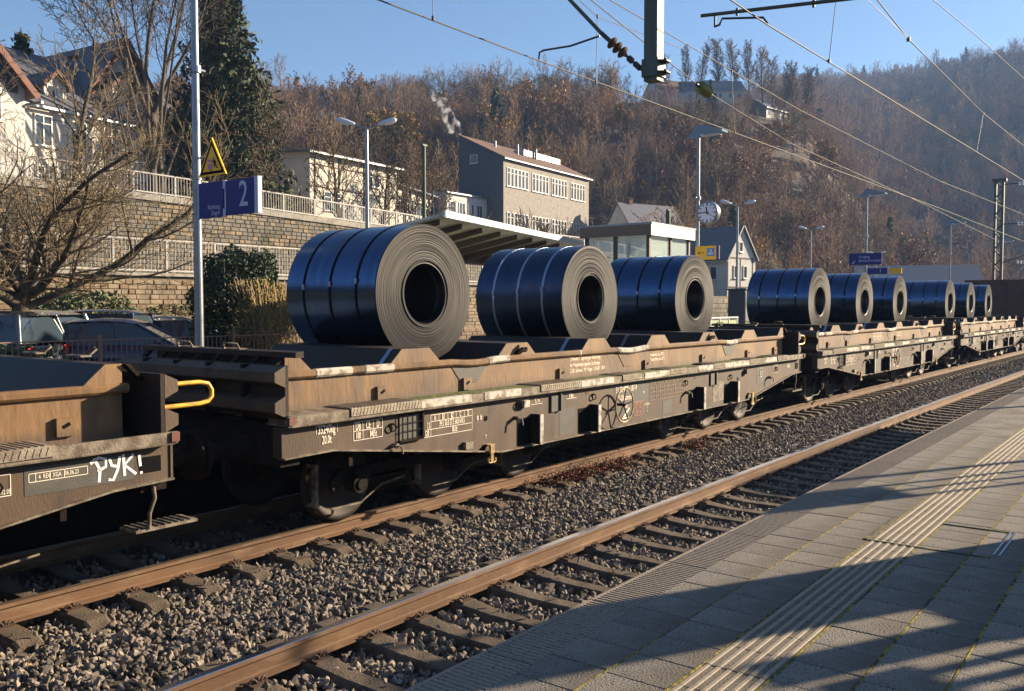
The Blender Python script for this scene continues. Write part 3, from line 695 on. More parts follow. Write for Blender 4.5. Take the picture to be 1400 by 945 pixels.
    for x in (4.58, 9.72):
        m = MB(); m.box(x, x + .2, -1.475, -1.45, .98, 1.20); m.box(x + .2, x + .24, -1.50, -1.45, .98, 1.21); m.build('card_holder', M['wagon_grey'], t)
        m = MB(); m.cyl((x + .21, -1.48, 1.20), (x + .21, -1.48, 1.245), .02, n=8); m.build('latch_pin', M['ledge'], t)
    for x, z in ((3.16, 1.035), (11.0, 1.02)):
        m = MB(); m.lathe([(.0001, -.004), (.035, -.004)], (x, -1.45, z), 'y', 14); recalc(m.build('round_hole', M['blk'], t))
    m = MB(); m.box(2.72, 2.86, -1.50, -1.45, .70, .79); m.build('jack_pad', M['ledge'], t)
    # hand brake wheel
    bw = MB(); xc, yc, zc = 6.36, -1.60, .93
    bw.tube([(xc + .265 * math.cos(2 * math.pi * i / 28), yc, zc + .265 * math.sin(2 * math.pi * i / 28)) for i in range(28)], .013, 7, closed=True)
    bwo = bw.build('brake_wheel', M['dimyellow'], t)
    m = MB()
    for k in range(5):
        a = R(80 + 72 * k); m.cyl((xc, yc + .02, zc), (xc + .26 * math.cos(a), yc, zc + .26 * math.sin(a)), .010, n=6)
    m.cyl((xc, -1.45, zc), (xc, yc - .015, zc), .022, n=8); m.build('spoke', M['under'], bwo)
    # bogies
    for axles in ((1.33, 2.98, 4.64), (9.33, 10.98, 12.65)):
        c = axles[1]
        bo = MB()
        for s in (-1, 1):
            bo.prism([(axles[0] - .35, .50), (axles[0] - .2, .64), (axles[2] + .2, .64), (axles[2] + .35, .50), (axles[2] + .3, .40), (axles[2] + .1, .52), (axles[0] - .1, .52), (axles[0] - .3, .40)], 'y', s * .98, s * 1.03)
        bo.box(c - .3, c + .3, -1.0, 1.0, .5, .75)
        bo = recalc(bo.build('bogie_frame', M['under'], t))
        for ax in axles:
            ws = MB(); ws.cyl((ax, -1.02, .46), (ax, 1.02, .46), .075, n=12)
            for s in (-1, 1):
                prof = [(.0001, .80), (.10, .81), (.12, .76), (.34, .74), (.385, .80), (.455, .80), (.463, .735), (.487, .70), (.487, .675), (.40, .672), (.36, .70), (.12, .70), (.1, .66)]
                ws.lathe([(r, s * y) for r, y in prof], (ax, 0, .463), 'y', 30)
            wo = recalc(ws.build('wheelset', M['wheel'], t))
            for s in (-1,):
                tr = MB(); tr.lathe([(.4635, s * .80), (.4645, s * .74)], (ax, 0, .463), 'y', 30); recalc(tr.build('tread', M['tread_w'], wo))
            for s in (-1, 1):
                m = MB(); m.cyl((ax, s * .98, .46), (ax, s * 1.14, .46), .115, .105, 14); m.cyl((ax, s * 1.14, .46), (ax, s * 1.16, .46), .06, n=10); m.cyl((ax + .0, s * 1.08, .56), (ax + .0, s * 1.08, .64), .05, n=8); m.build('axle_box', M['under'], bo)
            m = MB(); m.box(ax - .30, ax + .16, -.99, -.96, .20, .215); m.box(ax - .42, ax - .37, -.86, -.70, .22, .70); m.tube([(ax + .16, -.97, .21), (ax + .5, -.95, .36), (ax + .9, -.95, .40)], .012, 5); m.build('brake_rigging', M['ledge'], bo)
    m = MB(); m.box(.25, 14.2, -.25, .25, .80, 1.25); m.box(.3, 14.1, -1.2, 1.2, 1.25, 1.27)
    for x in (.9, 2.2, 5.4, 6.6, 7.8, 9.0, 12.2, 13.5): m.box(x, x + .05, -1.42, 1.42, .75, 1.25)
    m.cyl((5.9, .5, .55), (7.4, .5, .55), .18, n=12); m.cyl((7.6, -.4, .6), (8.6, -.4, .6), .15, n=12)
    m.build('underframe', M['under'], t)
    # written panels shared by all wagons
    L_ = lambda s, x, z, h, mt='letter', sx=.62, al='CENTER', dy=0: text(s, (x, -1.4545 - dy, z), h * 1.42, M[mt], t, sx * .82, align=al, bold=.0012)
    def grid(x0, x1, z0, z1, cols, rows, mt='letter', wd=.006):
        m = MB(); y0, y1 = -1.4545, -1.453
        for c_ in cols: m.box(c_ - wd / 2, c_ + wd / 2, y0, y1, z0, z1)
        for r_ in rows: m.box(x0, x1, y0 - .0006, y1 - .0006, r_ - wd / 2, r_ + wd / 2)
        m.build('table_lines', M[mt], t)
    L_('35240kg', .565, 1.185, .095); L_('20.0t', .565, 1.075, .085); grid(.43, .71, 1.145, 1.25, (.43, .71), ())
    grid(.935, 1.36, 1.02, 1.215, (.935, 1.07, 1.22, 1.36), (1.02, 1.12, 1.215)); L_('DB', 1.0, 1.165, .08); L_('CE', 1.145, 1.165, .08); L_('D', 1.29, 1.165, .08); L_('100', 1.0, 1.067, .07); L_('84.5t', 1.22, 1.067, .07)
    grid(2.14, 2.89, 1.10, 1.175, (2.14, 2.28, 2.44, 2.59, 2.74, 2.89), (1.10, 1.175)); grid(2.08, 2.89, 1.01, 1.10, (2.08, 2.89, 2.14), (1.01,)); grid(2.0, 2.89, .925, 1.01, (2.0, 2.89, 2.14), (.925,))
    for s_, x in (('A', 2.21), ('B1', 2.36), ('B2', 2.515), ('C', 2.665), ('D', 2.815)): L_(s_, x, 1.137, .062)
    L_('S', 2.11, 1.055, .07); L_('39.5 50.0 57.5 60.0 69.5', 2.515, 1.055, .066, sx=.62); L_('120', 2.07, .967, .068); L_('00.0t', 2.56, .967, .066); L_('* *', 3.03, 1.02, .13)
    L_('T', 3.16, .80, .05)
    L_('15.1 m', 4.26, 1.165, .06); m = MB(); m.box(4.14, 4.38, -1.4545, -1.453, 1.118, 1.124); m.box(4.14, 4.146, -1.4545, -1.453, 1.105, 1.137); m.box(4.374, 4.38, -1.4545, -1.453, 1.105, 1.137); m.build('length_mark', M['letter'], t)
    L_('R 80m', 5.1, 1.165, .06); m = MB(); m.box(4.98, 5.24, -1.4545, -1.453, 1.125, 1.132); m.build('radius_mark', M['letter'], t); L_('P 5.1 t H', 5.55, 1.165, .045, 'letterd')
    L_('31 80 4871 187-9', 6.34, 1.145, .098, al='LEFT', sx=.80); L_('D-DB Sahmms-t', 6.42, 1.01, .085, al='LEFT', sx=.70); L_('709', 7.22, 1.05, .04)
    # cargo tables
    grid(7.45, 8.66, .90, 1.19, [7.45, 7.58] + [7.58 + .135 * k for k in range(1, 9)], (.90, .96, 1.03, 1.10, 1.19), 'letterd', .005)
    m = MB()
    for k in range(8): m.obox((7.615 + .135 * k, -1.4545, 1.145), Vector((.6, 0, -.8)), Vector((0, 1, 0)), Vector((.8, 0, .6)), .045, .001, .003); m.obox((7.67 + .135 * k, -1.4545, 1.145), Vector((.6, 0, .8)), Vector((0, 1, 0)), Vector((-.8, 0, .6)), .045, .001, .003)
    m.build('table_symbols', M['letterd'], t)
    for k in range(8):
        for z in (1.065, .995, .93): L_(str((k * 3 + int(z * 100)) % 9 + 1), 7.645 + .135 * k, z, .055, 'letterd')
    # red company frame, grid emblem
    m = MB()
    for (a, b, c_, d_) in ((6.92, 7.20, .905, .92), (6.92, 7.20, .69, .705), (6.92, 6.94, .705, .905), (7.18, 7.20, .705, .905)): m.box(a, b, -1.456, -1.4535, c_, d_)
    m.build('emblem_frame', M['red'], t); L_('DB', 7.06, .805, .17, 'red', sx=.72)
    m = MB(); m.box(6.55, 6.78, -1.4545, -1.453, .68, .70); m.obox((6.66, -1.4545, .76), Vector((.8, 0, .6)), Vector((0, 1, 0)), Vector((-.6, 0, .8)), .13, .001, .018); m.build('grid_emblem', M['letter'], t); L_('CARGO', 6.66, .87, .045)
    L_('T', 7.34, .78, .16, 'letterd', sx=1.0); m = MB(); m.box(7.25, 7.43, -1.4545, -1.453, .835, .86); m.build('anchor_mark', M['letterd'], t)
    L_('2', 7.98, .74, .09, 'yellow'); L_('P 5.1 t H', 9.12, 1.165, .04, 'letterd')
    m = MB(); m.tube([(12.08, -1.4545, 1.0), (12.08, -1.4545, 1.12), (12.16, -1.4545, 1.17), (12.24, -1.4545, 1.12), (12.24, -1.4545, 1.0), (12.16, -1.4545, .98)], .006, 4, closed=True); m.build('inspection_mark', M['letter'], t); L_('8', 12.16, 1.06, .09)
    grid(12.9, 13.12, 1.03, 1.19, (12.9, 13.12), (1.03, 1.19)); L_('REV', 13.01, 1.15, .045); L_('LG', 13.01, 1.08, .05); L_('06.06.23', 13.75, 1.125, .075)
    T2 = lambda s, x, z, h: text(s, (x, -1.1525, z), h * 1.3, M['letter'], t, .62, align='LEFT', bold=.001)
    T2('Coilmulden 1  Lagerung quer Rollrichtung', 5.52, 1.655, .062); T2('der Wagenlaengs-angegeben Dachtraeger', 5.52, 1.565, .062); T2('D-DB  Sahmms-t  709  Wagen 31 80 4871 187-9', 5.52, 1.475, .062)
    T2('Verladetemp. max. 200°C', 7.98, 1.61, .06); T2('Transporttemp. max. 80°C', 7.98, 1.53, .06)
    return t
wagon = make_wagon()
LAB = [('brown coil wagon at the lower left corner, cut off by the frame, white graffiti', -15.65 + 5.55 - .02 + .0),
       ('brown coil wagon in full view carrying the three nearest steel coils', 5.55),
       ('second brown coil wagon carrying the middle group of three coils', 5.55 + 15.65),
       ('distant coil wagon carrying the last three coils before the brown gondola', 5.55 + 31.3)]
WAG = []
for i, (lb, x0) in enumerate(LAB):
    o = copy_tree(wagon) if i else wagon
    o['label'] = lb; o['group'] = 'brown coil wagons of the freight train'
    x1 = x0 + WL; o.location = (x0 + (.0 if i else 4.36 - (x0 + WL) ), 8.45 + dev(x0), 0)
    o.rotation_euler = (0, 0, math.atan2(dev(x1) - dev(x0), WL)); WAG.append(o)
# graffiti and maintenance panel of the first wagon only
w0 = WAG[0]
for ch in list(w0.children):
    if ch.name.startswith('lettering') and ch.location.x > 12.6: bpy.data.objects.remove(ch)
m = MB(); m.box(13.22, 14.1, -1.4535, -1.4505, 1.0, 1.215); m.build('patch_panel', M['wagon_grey'], w0)
def stroke(pts, r, parent, name='graffiti'):
    m = MB(); vs = []
    for i, p in enumerate(pts):
        a = pts[max(0, i - 1)]; b = pts[min(len(pts) - 1, i + 1)]; dx, dz = b[0] - a[0], b[1] - a[1]; l = math.hypot(dx, dz) or 1
        nx, nz = -dz / l * r, dx / l * r; vs += [(p[0] + nx, -1.4565, p[1] + nz), (p[0] - nx, -1.4565, p[1] - nz)]
    m.add(vs, [(2 * i, 2 * i + 1, 2 * i + 3, 2 * i + 2) for i in range(len(pts) - 1)]); return m
gm = MB(); GX = WL - .69
for st in ([(0, .20), (.05, .10), (.04, .0)], [(-.03, .16), (.04, .20), (.10, .18), (.10, .12), (.03, .09)], [(.13, .18), (.15, .12), (.19, .11)], [(.22, .19), (.20, .08), (.16, .0), (.12, .01)],
           [(.25, .20), (.26, .02)], [(.34, .19), (.26, .11), (.36, .02)], [(.39, .18), (.40, .08)], [(.405, .035), (.408, .015)]):
    q = stroke([(GX + a, 1.02 + b) for a, b in st], .012, None); gm.add(q.v, q.f)
gm.build('graffiti', M['white'], w0)
text('4  REV  XGA   06.06.23', (WL - .97, -1.4545, 1.135), .052, M['letter'], w0, .62)
m = MB()
for (a, b, c_, d_) in ((WL - 1.2, WL - .74, 1.165, 1.170), (WL - 1.2, WL - .74, 1.10, 1.105)): m.box(a, b, -1.4555, -1.4535, c_, d_)
for xx in (WL - 1.2, WL - 1.15, WL - 1.04, WL - .93, WL - .745): m.box(xx, xx + .005, -1.4555, -1.4535, 1.10, 1.17)
m.build('table_lines', M['letter'], w0)
text('WEX    .02.05', (WL - 1.42, -1.4545, 1.06), .05, M['letter'], w0, .62)

# ------------------------------------------------------------------ steel coils
def make_coil(rad, wd, seed, bar, strap, ns=3):
    t = thing('steel_coil', 'x', 'steel coil'); r = random.Random(seed)
    hw = wd / 2; ri = .40 * rad / .9 * .95
    m = MB(); NS = 72
    prof = [(rad, -hw + .012), (rad, -hw + .05), (rad, 0), (rad, hw - .05), (rad, hw - .012)]
    m.lathe(prof, (0, 0, 0), 'y', NS)
    recalc(m.build('barrel', M[bar], t))
    m = MB(); pr = []; n = 70; off = 0
    for i in range(n + 1):
        q = ri + .012 + (rad - ri - .012) * i / n; off = r.uniform(-.0012, .0012) + (.012 if i > n - 3 else 0) * 0
        if i in (5, 6): off -= .012
        if i == n: off = .012
        pr.append((q, -hw + off)); pr.append((q + (rad - ri - .012) / n * .5, -hw + off + .0015)) if i < n else None
    for s in (-1, 1): m = MB(); m.lathe([(a, s * -b if s > 0 else b) for a, b in pr], (0, 0, 0), 'y', NS); recalc(m.build('coil_edge', M['coilface'], t))
    m = MB(); m.lathe([(ri + .012, -hw), (ri, -hw + .03), (ri, hw - .03), (ri + .012, hw)], (0, 0, 0), 'y', 48); m.lathe([(ri - .012, -hw + .10), (ri - .012, -hw + .14), (ri, -hw + .14)], (0, 0, 0), 'y', 48); o = m.build('bore', M['bore'], t)
    for k in range(ns):
        y = -hw + wd * ((k + .75) / (ns + .5)) + r.uniform(-.02, .02)
        m = MB(); m.lathe([(rad + .001, y - .022), (rad + .004, y - .022), (rad + .004, y + .022), (rad + .001, y + .022)], (0, 0, 0), 'y', NS)
        st = recalc(m.build('strap', M[strap], t))
        a = R(178 + 2 * k); m = MB(); m.obox((math.cos(a) * (rad + .006), y, math.sin(a) * (rad + .006) + .12), Vector((1, 0, 0)), Vector((0, 1, 0)), Vector((0, 0, 1)), .006, .024, .035); m.build('strap_seal', M['strapl'], st)
    return t
ca = make_coil(.915, 1.72, 1, 'coil', 'strapd'); cb = make_coil(.88, 1.78, 2, 'coilg', 'strapl')
CO = [(0, 3.2, 'a', 'largest nearest blue black steel coil with three dark straps, left end of the row'),
      (0, 7.24, 'b', 'steel coil with pale blue straps, between the nearest coil and the third'),
      (0, 11.27, 'a', 'third steel coil with dark straps, in front of the glass lift shaft'),
      (1, 3.2, 'a', 'first steel coil on the second wagon, right of the dark cabinet'),
      (1, 7.24, 'a', 'middle steel coil on the second wagon'),
      (1, 11.27, 'a', 'last steel coil on the second wagon, below the far exit sign'),
      (2, 3.2, 'a', 'first steel coil on the distant wagon'),
      (2, 7.24, 'a', 'middle steel coil on the distant wagon'),
      (2, 11.27, 'a', 'last steel coil of the train, next to the brown gondola')]
used = set()
for k, (wi, dx, ty, lb) in enumerate(CO):
    src = {'a': ca, 'b': cb}[ty]; o = copy_tree(src) if ty in used else src; used.add(ty)
    wg = WAG[wi + 1]; rz = wg.rotation_euler.z; sc_ = (1, .97, .975, .97, .96, .965, .98, .97, .96)[k]
    rr_ = (.915 if ty == 'a' else .88) * sc_ if ty == 'a' else .88
    lx, ly = dx, .46; X = wg.location.x + lx * math.cos(rz) - ly * math.sin(rz); Y = wg.location.y + lx * math.sin(rz) + ly * math.cos(rz)
    o.location = (X, Y, 1.695 + rr_); o.rotation_euler = (0, rng.uniform(-.4, .4) * 0, rz); o['label'] = lb; o['group'] = 'steel coils on the freight train'
    if ty == 'a': o.scale = (sc_, 1, sc_)

# ------------------------------------------------------------------ trees
def skeleton(seed, H, r0, spec, up=.25, lean=(0, 0), trunk_fork=1.0, rmin=.012, budget=60000):
    """spec: per level dict(n, seg, len, ang, first, wob, up). Returns arrays of segments and the tips."""
    r = random.Random(seed); segs = []; tips = []
    st = [(Vector((0, 0, 0)), Vector((lean[0], lean[1], 1)).normalized(), H * spec[0]['len'], r0, 0)]
    while st:
        p, d, L, rad, lv = st.pop(); sp = spec[lv]; n = sp['seg']; ph = r.uniform(0, 6.28)
        rend = rad * sp.get('taper', .35); chs = []
        if lv + 1 < len(spec):
            c = spec[lv + 1]; k = max(1, int(round(c['n'] * r.uniform(.8, 1.2))))
            f0 = sp['first']
            chs = sorted(f0 + (1 - f0) * ((i + r.uniform(.1, .9)) / k) for i in range(k))
        ci = 0
        for i in range(n):
            d = (d + Vector((r.gauss(0, 1), r.gauss(0, 1), r.gauss(0, 1))) * sp['wob'] + Vector((0, 0, sp['up']))).normalized()
            q = p + d * (L / n); ra = rad + (rend - rad) * i / n; rb = rad + (rend - rad) * (i + 1) / n
            segs.append((p, q, max(ra, rmin), max(rb, rmin), lv))
            while ci < len(chs) and chs[ci] <= (i + 1) / n + 1e-6:
                t = chs[ci]; ci += 1; c = spec[lv + 1]; ph += 2.4 + r.uniform(-.5, .5)
                _, u, v = frame(d); a = R(c['ang'] * r.uniform(.75, 1.25))
                nd = d * math.cos(a) + (u * math.cos(ph) + v * math.sin(ph)) * math.sin(a)
                LL = c['len'] * (H if lv == 0 else L) * (1 - c.get('short', .5) * (t - sp['first']) / (1 - sp['first'] + 1e-6)) * r.uniform(.7, 1.15)
                f = max(0, min(1, t * n - i)); st.append((p + (q - p) * f, nd, LL, (ra + (rb - ra) * f) * c.get('rr', .5), lv + 1))
            p = q
        if lv >= len(spec) - 2: tips.append((p, d))
    return segs, tips
def segmesh(name, segs, mats, sides=(6, 4, 3, 3, 3, 3), trunk_levels=1):
    Vs = []; Fs = []; mi = []; off = 0
    for k in sorted(set(sides)):
        S_ = [s for s in segs if sides[min(s[4], len(sides) - 1)] == k]
        if not S_: continue
        P0 = np.array([s[0] for s in S_]); P1 = np.array([s[1] for s in S_]); R0 = np.array([s[2] for s in S_]); R1 = np.array([s[3] for s in S_]); LV = np.array([s[4] for s in S_])
        D = P1 - P0; D /= np.linalg.norm(D, axis=1, keepdims=True) + 1e-9
        A = np.where(np.abs(D[:, 2:3]) < .9, np.array([[0, 0, 1.]]), np.array([[1., 0, 0]])); U = np.cross(D, A); U /= np.linalg.norm(U, axis=1, keepdims=True); W = np.cross(D, U)
        n = len(S_); vs = np.zeros((n, 2 * k, 3))
        for i in range(k):
            t = 2 * math.pi * i / k; o = U * math.cos(t) + W * math.sin(t)
            vs[:, i] = P0 + o * R0[:, None]; vs[:, k + i] = P1 + o * R1[:, None]
        base = off + np.arange(n)[:, None] * 2 * k
        for i in range(k):
            j = (i + 1) % k; Fs.append(base + np.array([[i, j, k + j, k + i]])); mi.append(np.where(LV < trunk_levels, 0, 1))
        Vs.append(vs.reshape(-1, 3)); off += n * 2 * k
    return npmesh(name, np.concatenate(Vs), np.concatenate(Fs), mats, True, np.concatenate(mi))
def leafmesh(name, pts, size, mats, seed=0, spread=.1, aspect=.6, down=0):
    """small folded leaves (two triangles bent along the midrib) around points"""
    g_ = np.random.default_rng(seed); P_ = np.asarray(pts, float); n = len(P_)
    P_ = P_ + g_.normal(0, spread, (n, 3))
    D = g_.normal(0, 1, (n, 3)); D[:, 2] -= down; D /= np.linalg.norm(D, axis=1, keepdims=True)
    E_ = g_.normal(0, 1, (n, 3)); E_ = np.cross(D, E_); E_ /= np.linalg.norm(E_, axis=1, keepdims=True); N_ = np.cross(D, E_)
    s = (size * g_.uniform(.6, 1.3, n))[:, None]
    V_ = np.stack([P_ - D * s * .5, P_ + E_ * s * aspect * .5 + N_ * s * .12, P_ + D * s * .5, P_ - E_ * s * aspect * .5 + N_ * s * .12], 1).reshape(-1, 3)
    b_ = np.arange(n)[:, None] * 4
    F_ = np.concatenate([b_ + [[0, 1, 2]], b_ + [[0, 2, 3]]])
    return npmesh(name, V_, F_, mats)

# forest trees for the hillsides (several shapes, instanced as stuff)
def ftree(seed, style):
    r = random.Random(seed)
    if style == 'slim':
        sp = [dict(len=.92, seg=7, wob=.05, up=.05, first=.3, taper=.2), dict(n=16, len=.34, seg=4, ang=38, wob=.14, up=.16, first=.2, rr=.42, short=.55), dict(n=6, len=.5, seg=2, ang=36, wob=.2, up=.12, first=.2, rr=.5), dict(n=3, len=.6, seg=2, ang=32, wob=.25, up=.1, first=.2, rr=.6)]
    elif style == 'round':
        sp = [dict(len=.62, seg=5, wob=.08, up=.05, first=.3, taper=.4), dict(n=11, len=.52, seg=5, ang=48, wob=.14, up=.12, first=.15, rr=.5, short=.35), dict(n=7, len=.48, seg=3, ang=42, wob=.2, up=.1, first=.15, rr=.5), dict(n=4, len=.55, seg=2, ang=36, wob=.25, up=.08, first=.2, rr=.6)]
    else:
        sp = [dict(len=.5, seg=4, wob=.1, up=.05, first=.25, taper=.5), dict(n=8, len=.62, seg=6, ang=30, wob=.12, up=.14, first=.5, rr=.6, short=.3), dict(n=8, len=.36, seg=3, ang=42, wob=.18, up=.14, first=.2, rr=.5), dict(n=4, len=.55, seg=2, ang=36, wob=.25, up=.08, first=.2, rr=.6)]
    return skeleton(seed, 10, .17, sp, rmin=.021)
FT = []
for i, st_ in enumerate(('slim', 'round', 'spread', 'slim', 'round', 'spread')):
    sg, tp = ftree(40 + i, st_); FT.append(segmesh('forest_tree_shape', sg, [M['twigf'] if i != 4 else M['twigo'], M['twigf'] if i != 4 else M['twigo']], (5, 3, 3, 3)))
def leafy(seed, mt, dens, size, style='round'):
    sg, tp = ftree(seed, style); pts = []
    g_ = np.random.default_rng(seed)
    for s in sg:
        if s[4] >= 2:
            for _ in range(dens): f = g_.random(); pts.append(s[0] + (s[1] - s[0]) * f)
    a = segmesh('a', sg, [M['twigf'], M['twigf']], (5, 3, 3, 3)); b = leafmesh('b', pts, size, [M[mt]], seed, .12)
    b_ = bmesh.new(); b_.from_mesh(a); nf = len(b_.faces); b_.from_mesh(b)
    b_.faces.ensure_lookup_table()
    me = bpy.data.meshes.new('leafy_tree_shape'); me.materials.append(M['twigf']); me.materials.append(M[mt])
    for f in b_.faces: f.material_index = 0 if f.index < nf else 1
    for k, f in enumerate(b_.faces): f.material_index = 0 if k < nf else 1
    b_.to_mesh(me); b_.free(); return me
FT.append(leafy(60, 'ochre', 1, .42)); FT.append(leafy(61, 'russet', 1, .36, 'spread')); FT.append(leafy(62, 'olive', 1, .36, 'round'))
def conifer_mesh(seed, H, rbase, tiers, per, needles, nsize, mt='needle'):
    r = random.Random(seed); segs = [(Vector((0, 0, 0)), Vector((0, 0, H)), H * .02, .02, 0)]; pts = []
    for k in range(tiers):
        z = H * (.08 + .90 * k / tiers) ; rr_ = rbase * (1 - (k / tiers)) ** .85 + .12
        for j in range(per):
            a = r.uniform(0, 6.28); L = rr_ * r.uniform(.65, 1.15); p = Vector((0, 0, z + r.uniform(-.2, .2))); d = Vector((math.cos(a), math.sin(a), .15))
            n = 4
            for i in range(n):
                q = p + d.normalized() * (L / n); d.z -= .22; segs.append((p, q, .03, .02, 1))
                for _ in range(needles): f = r.random(); pts.append(p + (q - p) * f + Vector((r.gauss(0, 1), r.gauss(0, 1), r.gauss(0, .6) - .4)) * .10 * L / 1.5)
                p = q
    return segmesh('trunk', segs, [M['trunkd'], M['trunkd']], (6, 3)), leafmesh('crown', pts, nsize, [M[mt]], seed, nsize * .25, .45, .5)
cs, cl = conifer_mesh(5, 10, 2.3, 16, 8, 5, .42)
b_ = bmesh.new(); b_.from_mesh(cs); b_.from_mesh(cl); me = bpy.data.meshes.new('conifer_shape'); b_.to_mesh(me); b_.free(); me.materials.append(M['needle'])
for p in me.polygons: p.material_index = 0
FT.append(me)
P = []; S = []; I = []
def put(x, y, s, kind): P.append((x, y, terrain(x, y) - .3)); S.append(s); I.append(kind)
KEEP = []   # clearings (x, y, r) round buildings
def clear(x, y): return any((x - a) ** 2 + (y - b) ** 2 < c * c for a, b, c in KEEP)
GOLD = [(45.4, 158, 1.5, 0, 'wide golden leaved tree below the pointed skyline conifer'), (43.2, 156, 1.1, 1, 'smaller golden tree right of the wide golden one'), (30.4, 186, 1.2, 1, 'yellow leaved tree on the wooded slope left of the hanging mast'), (21.0, 205, 1.1, 0, 'pale gold tree below the row of tall hilltop trees'), (18.0, 215, 1.2, 1, 'orange tinted tree at the right end of the near ridge'), (35.5, 170, .9, 0, 'small golden tree above the smoking roof')]
for (a, d, q, k, lb) in GOLD: KEEP += [(*pol(a, d), 6 * q), (*pol(a, d - 8), 4.5 * q)] + ([(*pol(a, d - 15), 4 * q)] if a > 25 else [])
KEEP += [(28, 50, 13), (12, 50, 14), (33, 56, 11), (50, 57, 14), (62, 62, 14), (72, 68, 13), (84, 66, 14), (97, 68, 14), (108, 70, 12), (110, 60, 9), (70, 33, 12), (212, 99, 9), (211, 102, 8), (222, 105, 8)]
n1 = 0
for _ in range(9000):
    a = nrg.uniform(6, 74); d = math.sqrt(nrg.uniform(60 ** 2, 262 ** 2)); x, y = pol(a, d)
    d0 = np.interp(a, A1, D0); h1 = np.interp(a, A1, V1)
    if d < d0 - 6 or clear(x, y): continue
    if a < 16 and nrg.random() < (16 - a) / 12: continue
    d1 = np.interp(a, A1, D1)
    if d > d1 + 8: continue
    if (20.6 < a < 30.5 and d > 224) or (18.3 < a <= 20.6 and d > 240): continue
    if n1 > 2100: break
    k = nrg.choice([0, 1, 2, 3, 5, 4, 8, 6, 7, 9], p=[.19, .17, .14, .14, .08, .10, .05, .025, .075, .03]); put(x, y, (nrg.uniform(.6, 1.0) if nrg.random() < .6 else nrg.uniform(1.05, 1.5)) * (.68 if d > 200 else 1), int(k)); n1 += 1
for _ in range(4200):
    a = nrg.uniform(-4, 26); d = math.sqrt(nrg.uniform(290 ** 2, 800 ** 2)); x, y = pol(a, d)
    if a > 20 and d < 420: continue
    k = nrg.choice([0, 1, 2, 3, 5, 4, 6, 7, 9], p=[.12, .22, .20, .10, .10, .14, .03, .07, .02]); put(x, y, nrg.uniform(.9, 1.4) if nrg.random() < .6 else nrg.uniform(1.5, 2.3), int(k))
for _ in range(260):      # scrub at the foot of the slopes and on the valley floor
    a = nrg.uniform(4, 26); d = nrg.uniform(105, 300); x, y = pol(a, d)
    if y < 22 or clear(x, y): continue
    put(x, y, nrg.uniform(.4, .9), int(nrg.choice([1, 2, 4, 5, 7])))
n = len(P); S = np.array(S)
scatter('forest', P, np.stack([nrg.uniform(-.06, .06, n), nrg.uniform(-.06, .06, n), nrg.uniform(0, 6.28, n)], 1), np.stack([S, S, S * nrg.uniform(.85, 1.2, n)], 1), I, FT, 'leafless brown wood covering the hillsides')

def put_tree(name, label, cat, x, y, trunkmesh, crownmesh, s=1, rz=0, z=None, group=None, sz=None, trunkname='trunk', crownname='crown'):
    t = thing(name, label, cat, (x, y, terrain(x, y) - .1 if z is None else z), rz, group); t.scale = (s, s, sz or s)
    if trunkmesh: newobj(trunkname, trunkmesh, t)
    if crownmesh: newobj(crownname, crownmesh, t)
    return t
def two(seed, H, r0, spec, rmin, mats, sides=(7, 5, 3, 3, 3), split=1, lean=(0, 0)):
    sg, tp = skeleton(seed, H, r0, spec, rmin=rmin, lean=lean)
    a = segmesh('trunk', [s for s in sg if s[4] < split], mats, sides, 9); b = segmesh('crown', [s for s in sg if s[4] >= split], mats, sides, split + 1)
    return a, b, tp, sg
# tall trees in a row on the ridge
RT = []
for i in range(4):
    sp = [dict(len=.9, seg=9, wob=.04, up=.04, first=.30, taper=.2), dict(n=34, len=.25, seg=5, ang=38, wob=.12, up=.14, first=.15, rr=.4, short=.4), dict(n=9, len=.42, seg=3, ang=38, wob=.2, up=.1, first=.15, rr=.5), dict(n=4, len=.55, seg=2, ang=34, wob=.22, up=.08, first=.2, rr=.6)]
    RT.append(two(80 + i, 16.5, .28, sp, .036, [M['trunkd'], M['twigf']], (6, 4, 3, 3))[:2])
sp_r = [dict(len=.45, seg=4, wob=.06, up=.04, first=.35, taper=.5), dict(n=12, len=.6, seg=6, ang=44, wob=.12, up=.10, first=.2, rr=.5, short=.25), dict(n=8, len=.42, seg=4, ang=38, wob=.18, up=.1, first=.15, rr=.5), dict(n=5, len=.5, seg=2, ang=34, wob=.22, up=.08, first=.2, rr=.6)]
RB = [two(90 + i, 13, .25, sp_r, .028, [M['trunkd'], M['twigf']], (6, 4, 3, 3))[:2] for i in range(2)]
ORD = ['first', 'second', 'third', 'fourth', 'fifth', 'sixth', 'seventh', 'eighth', 'ninth', 'tenth', 'eleventh', 'twelfth']
for i, (a, d, k, s) in enumerate(((27.2, 250, 0, .98), (26.2, 251, 1, .95), (25.3, 253, 2, .98), (24.0, 250, 3, 1.12), (23.1, 252, 0, 1.16), (22.35, 254, 1, 1.12), (21.5, 252, 2, 1.08), (20.9, 254, 3, 1.0), (20.3, 250, 0, 1.05), (19.7, 251, 1, 1.0), (19.1, 249, 3, 1.0))):
    x, y = pol(a, d); put_tree('ridge_tree', '%s tall bare tree from the left in the row on the hilltop behind the houses' % ORD[i], 'tree', x, y, *RT[k], s=s, rz=i * 1.3, group='tall bare trees in a row on the hilltop')
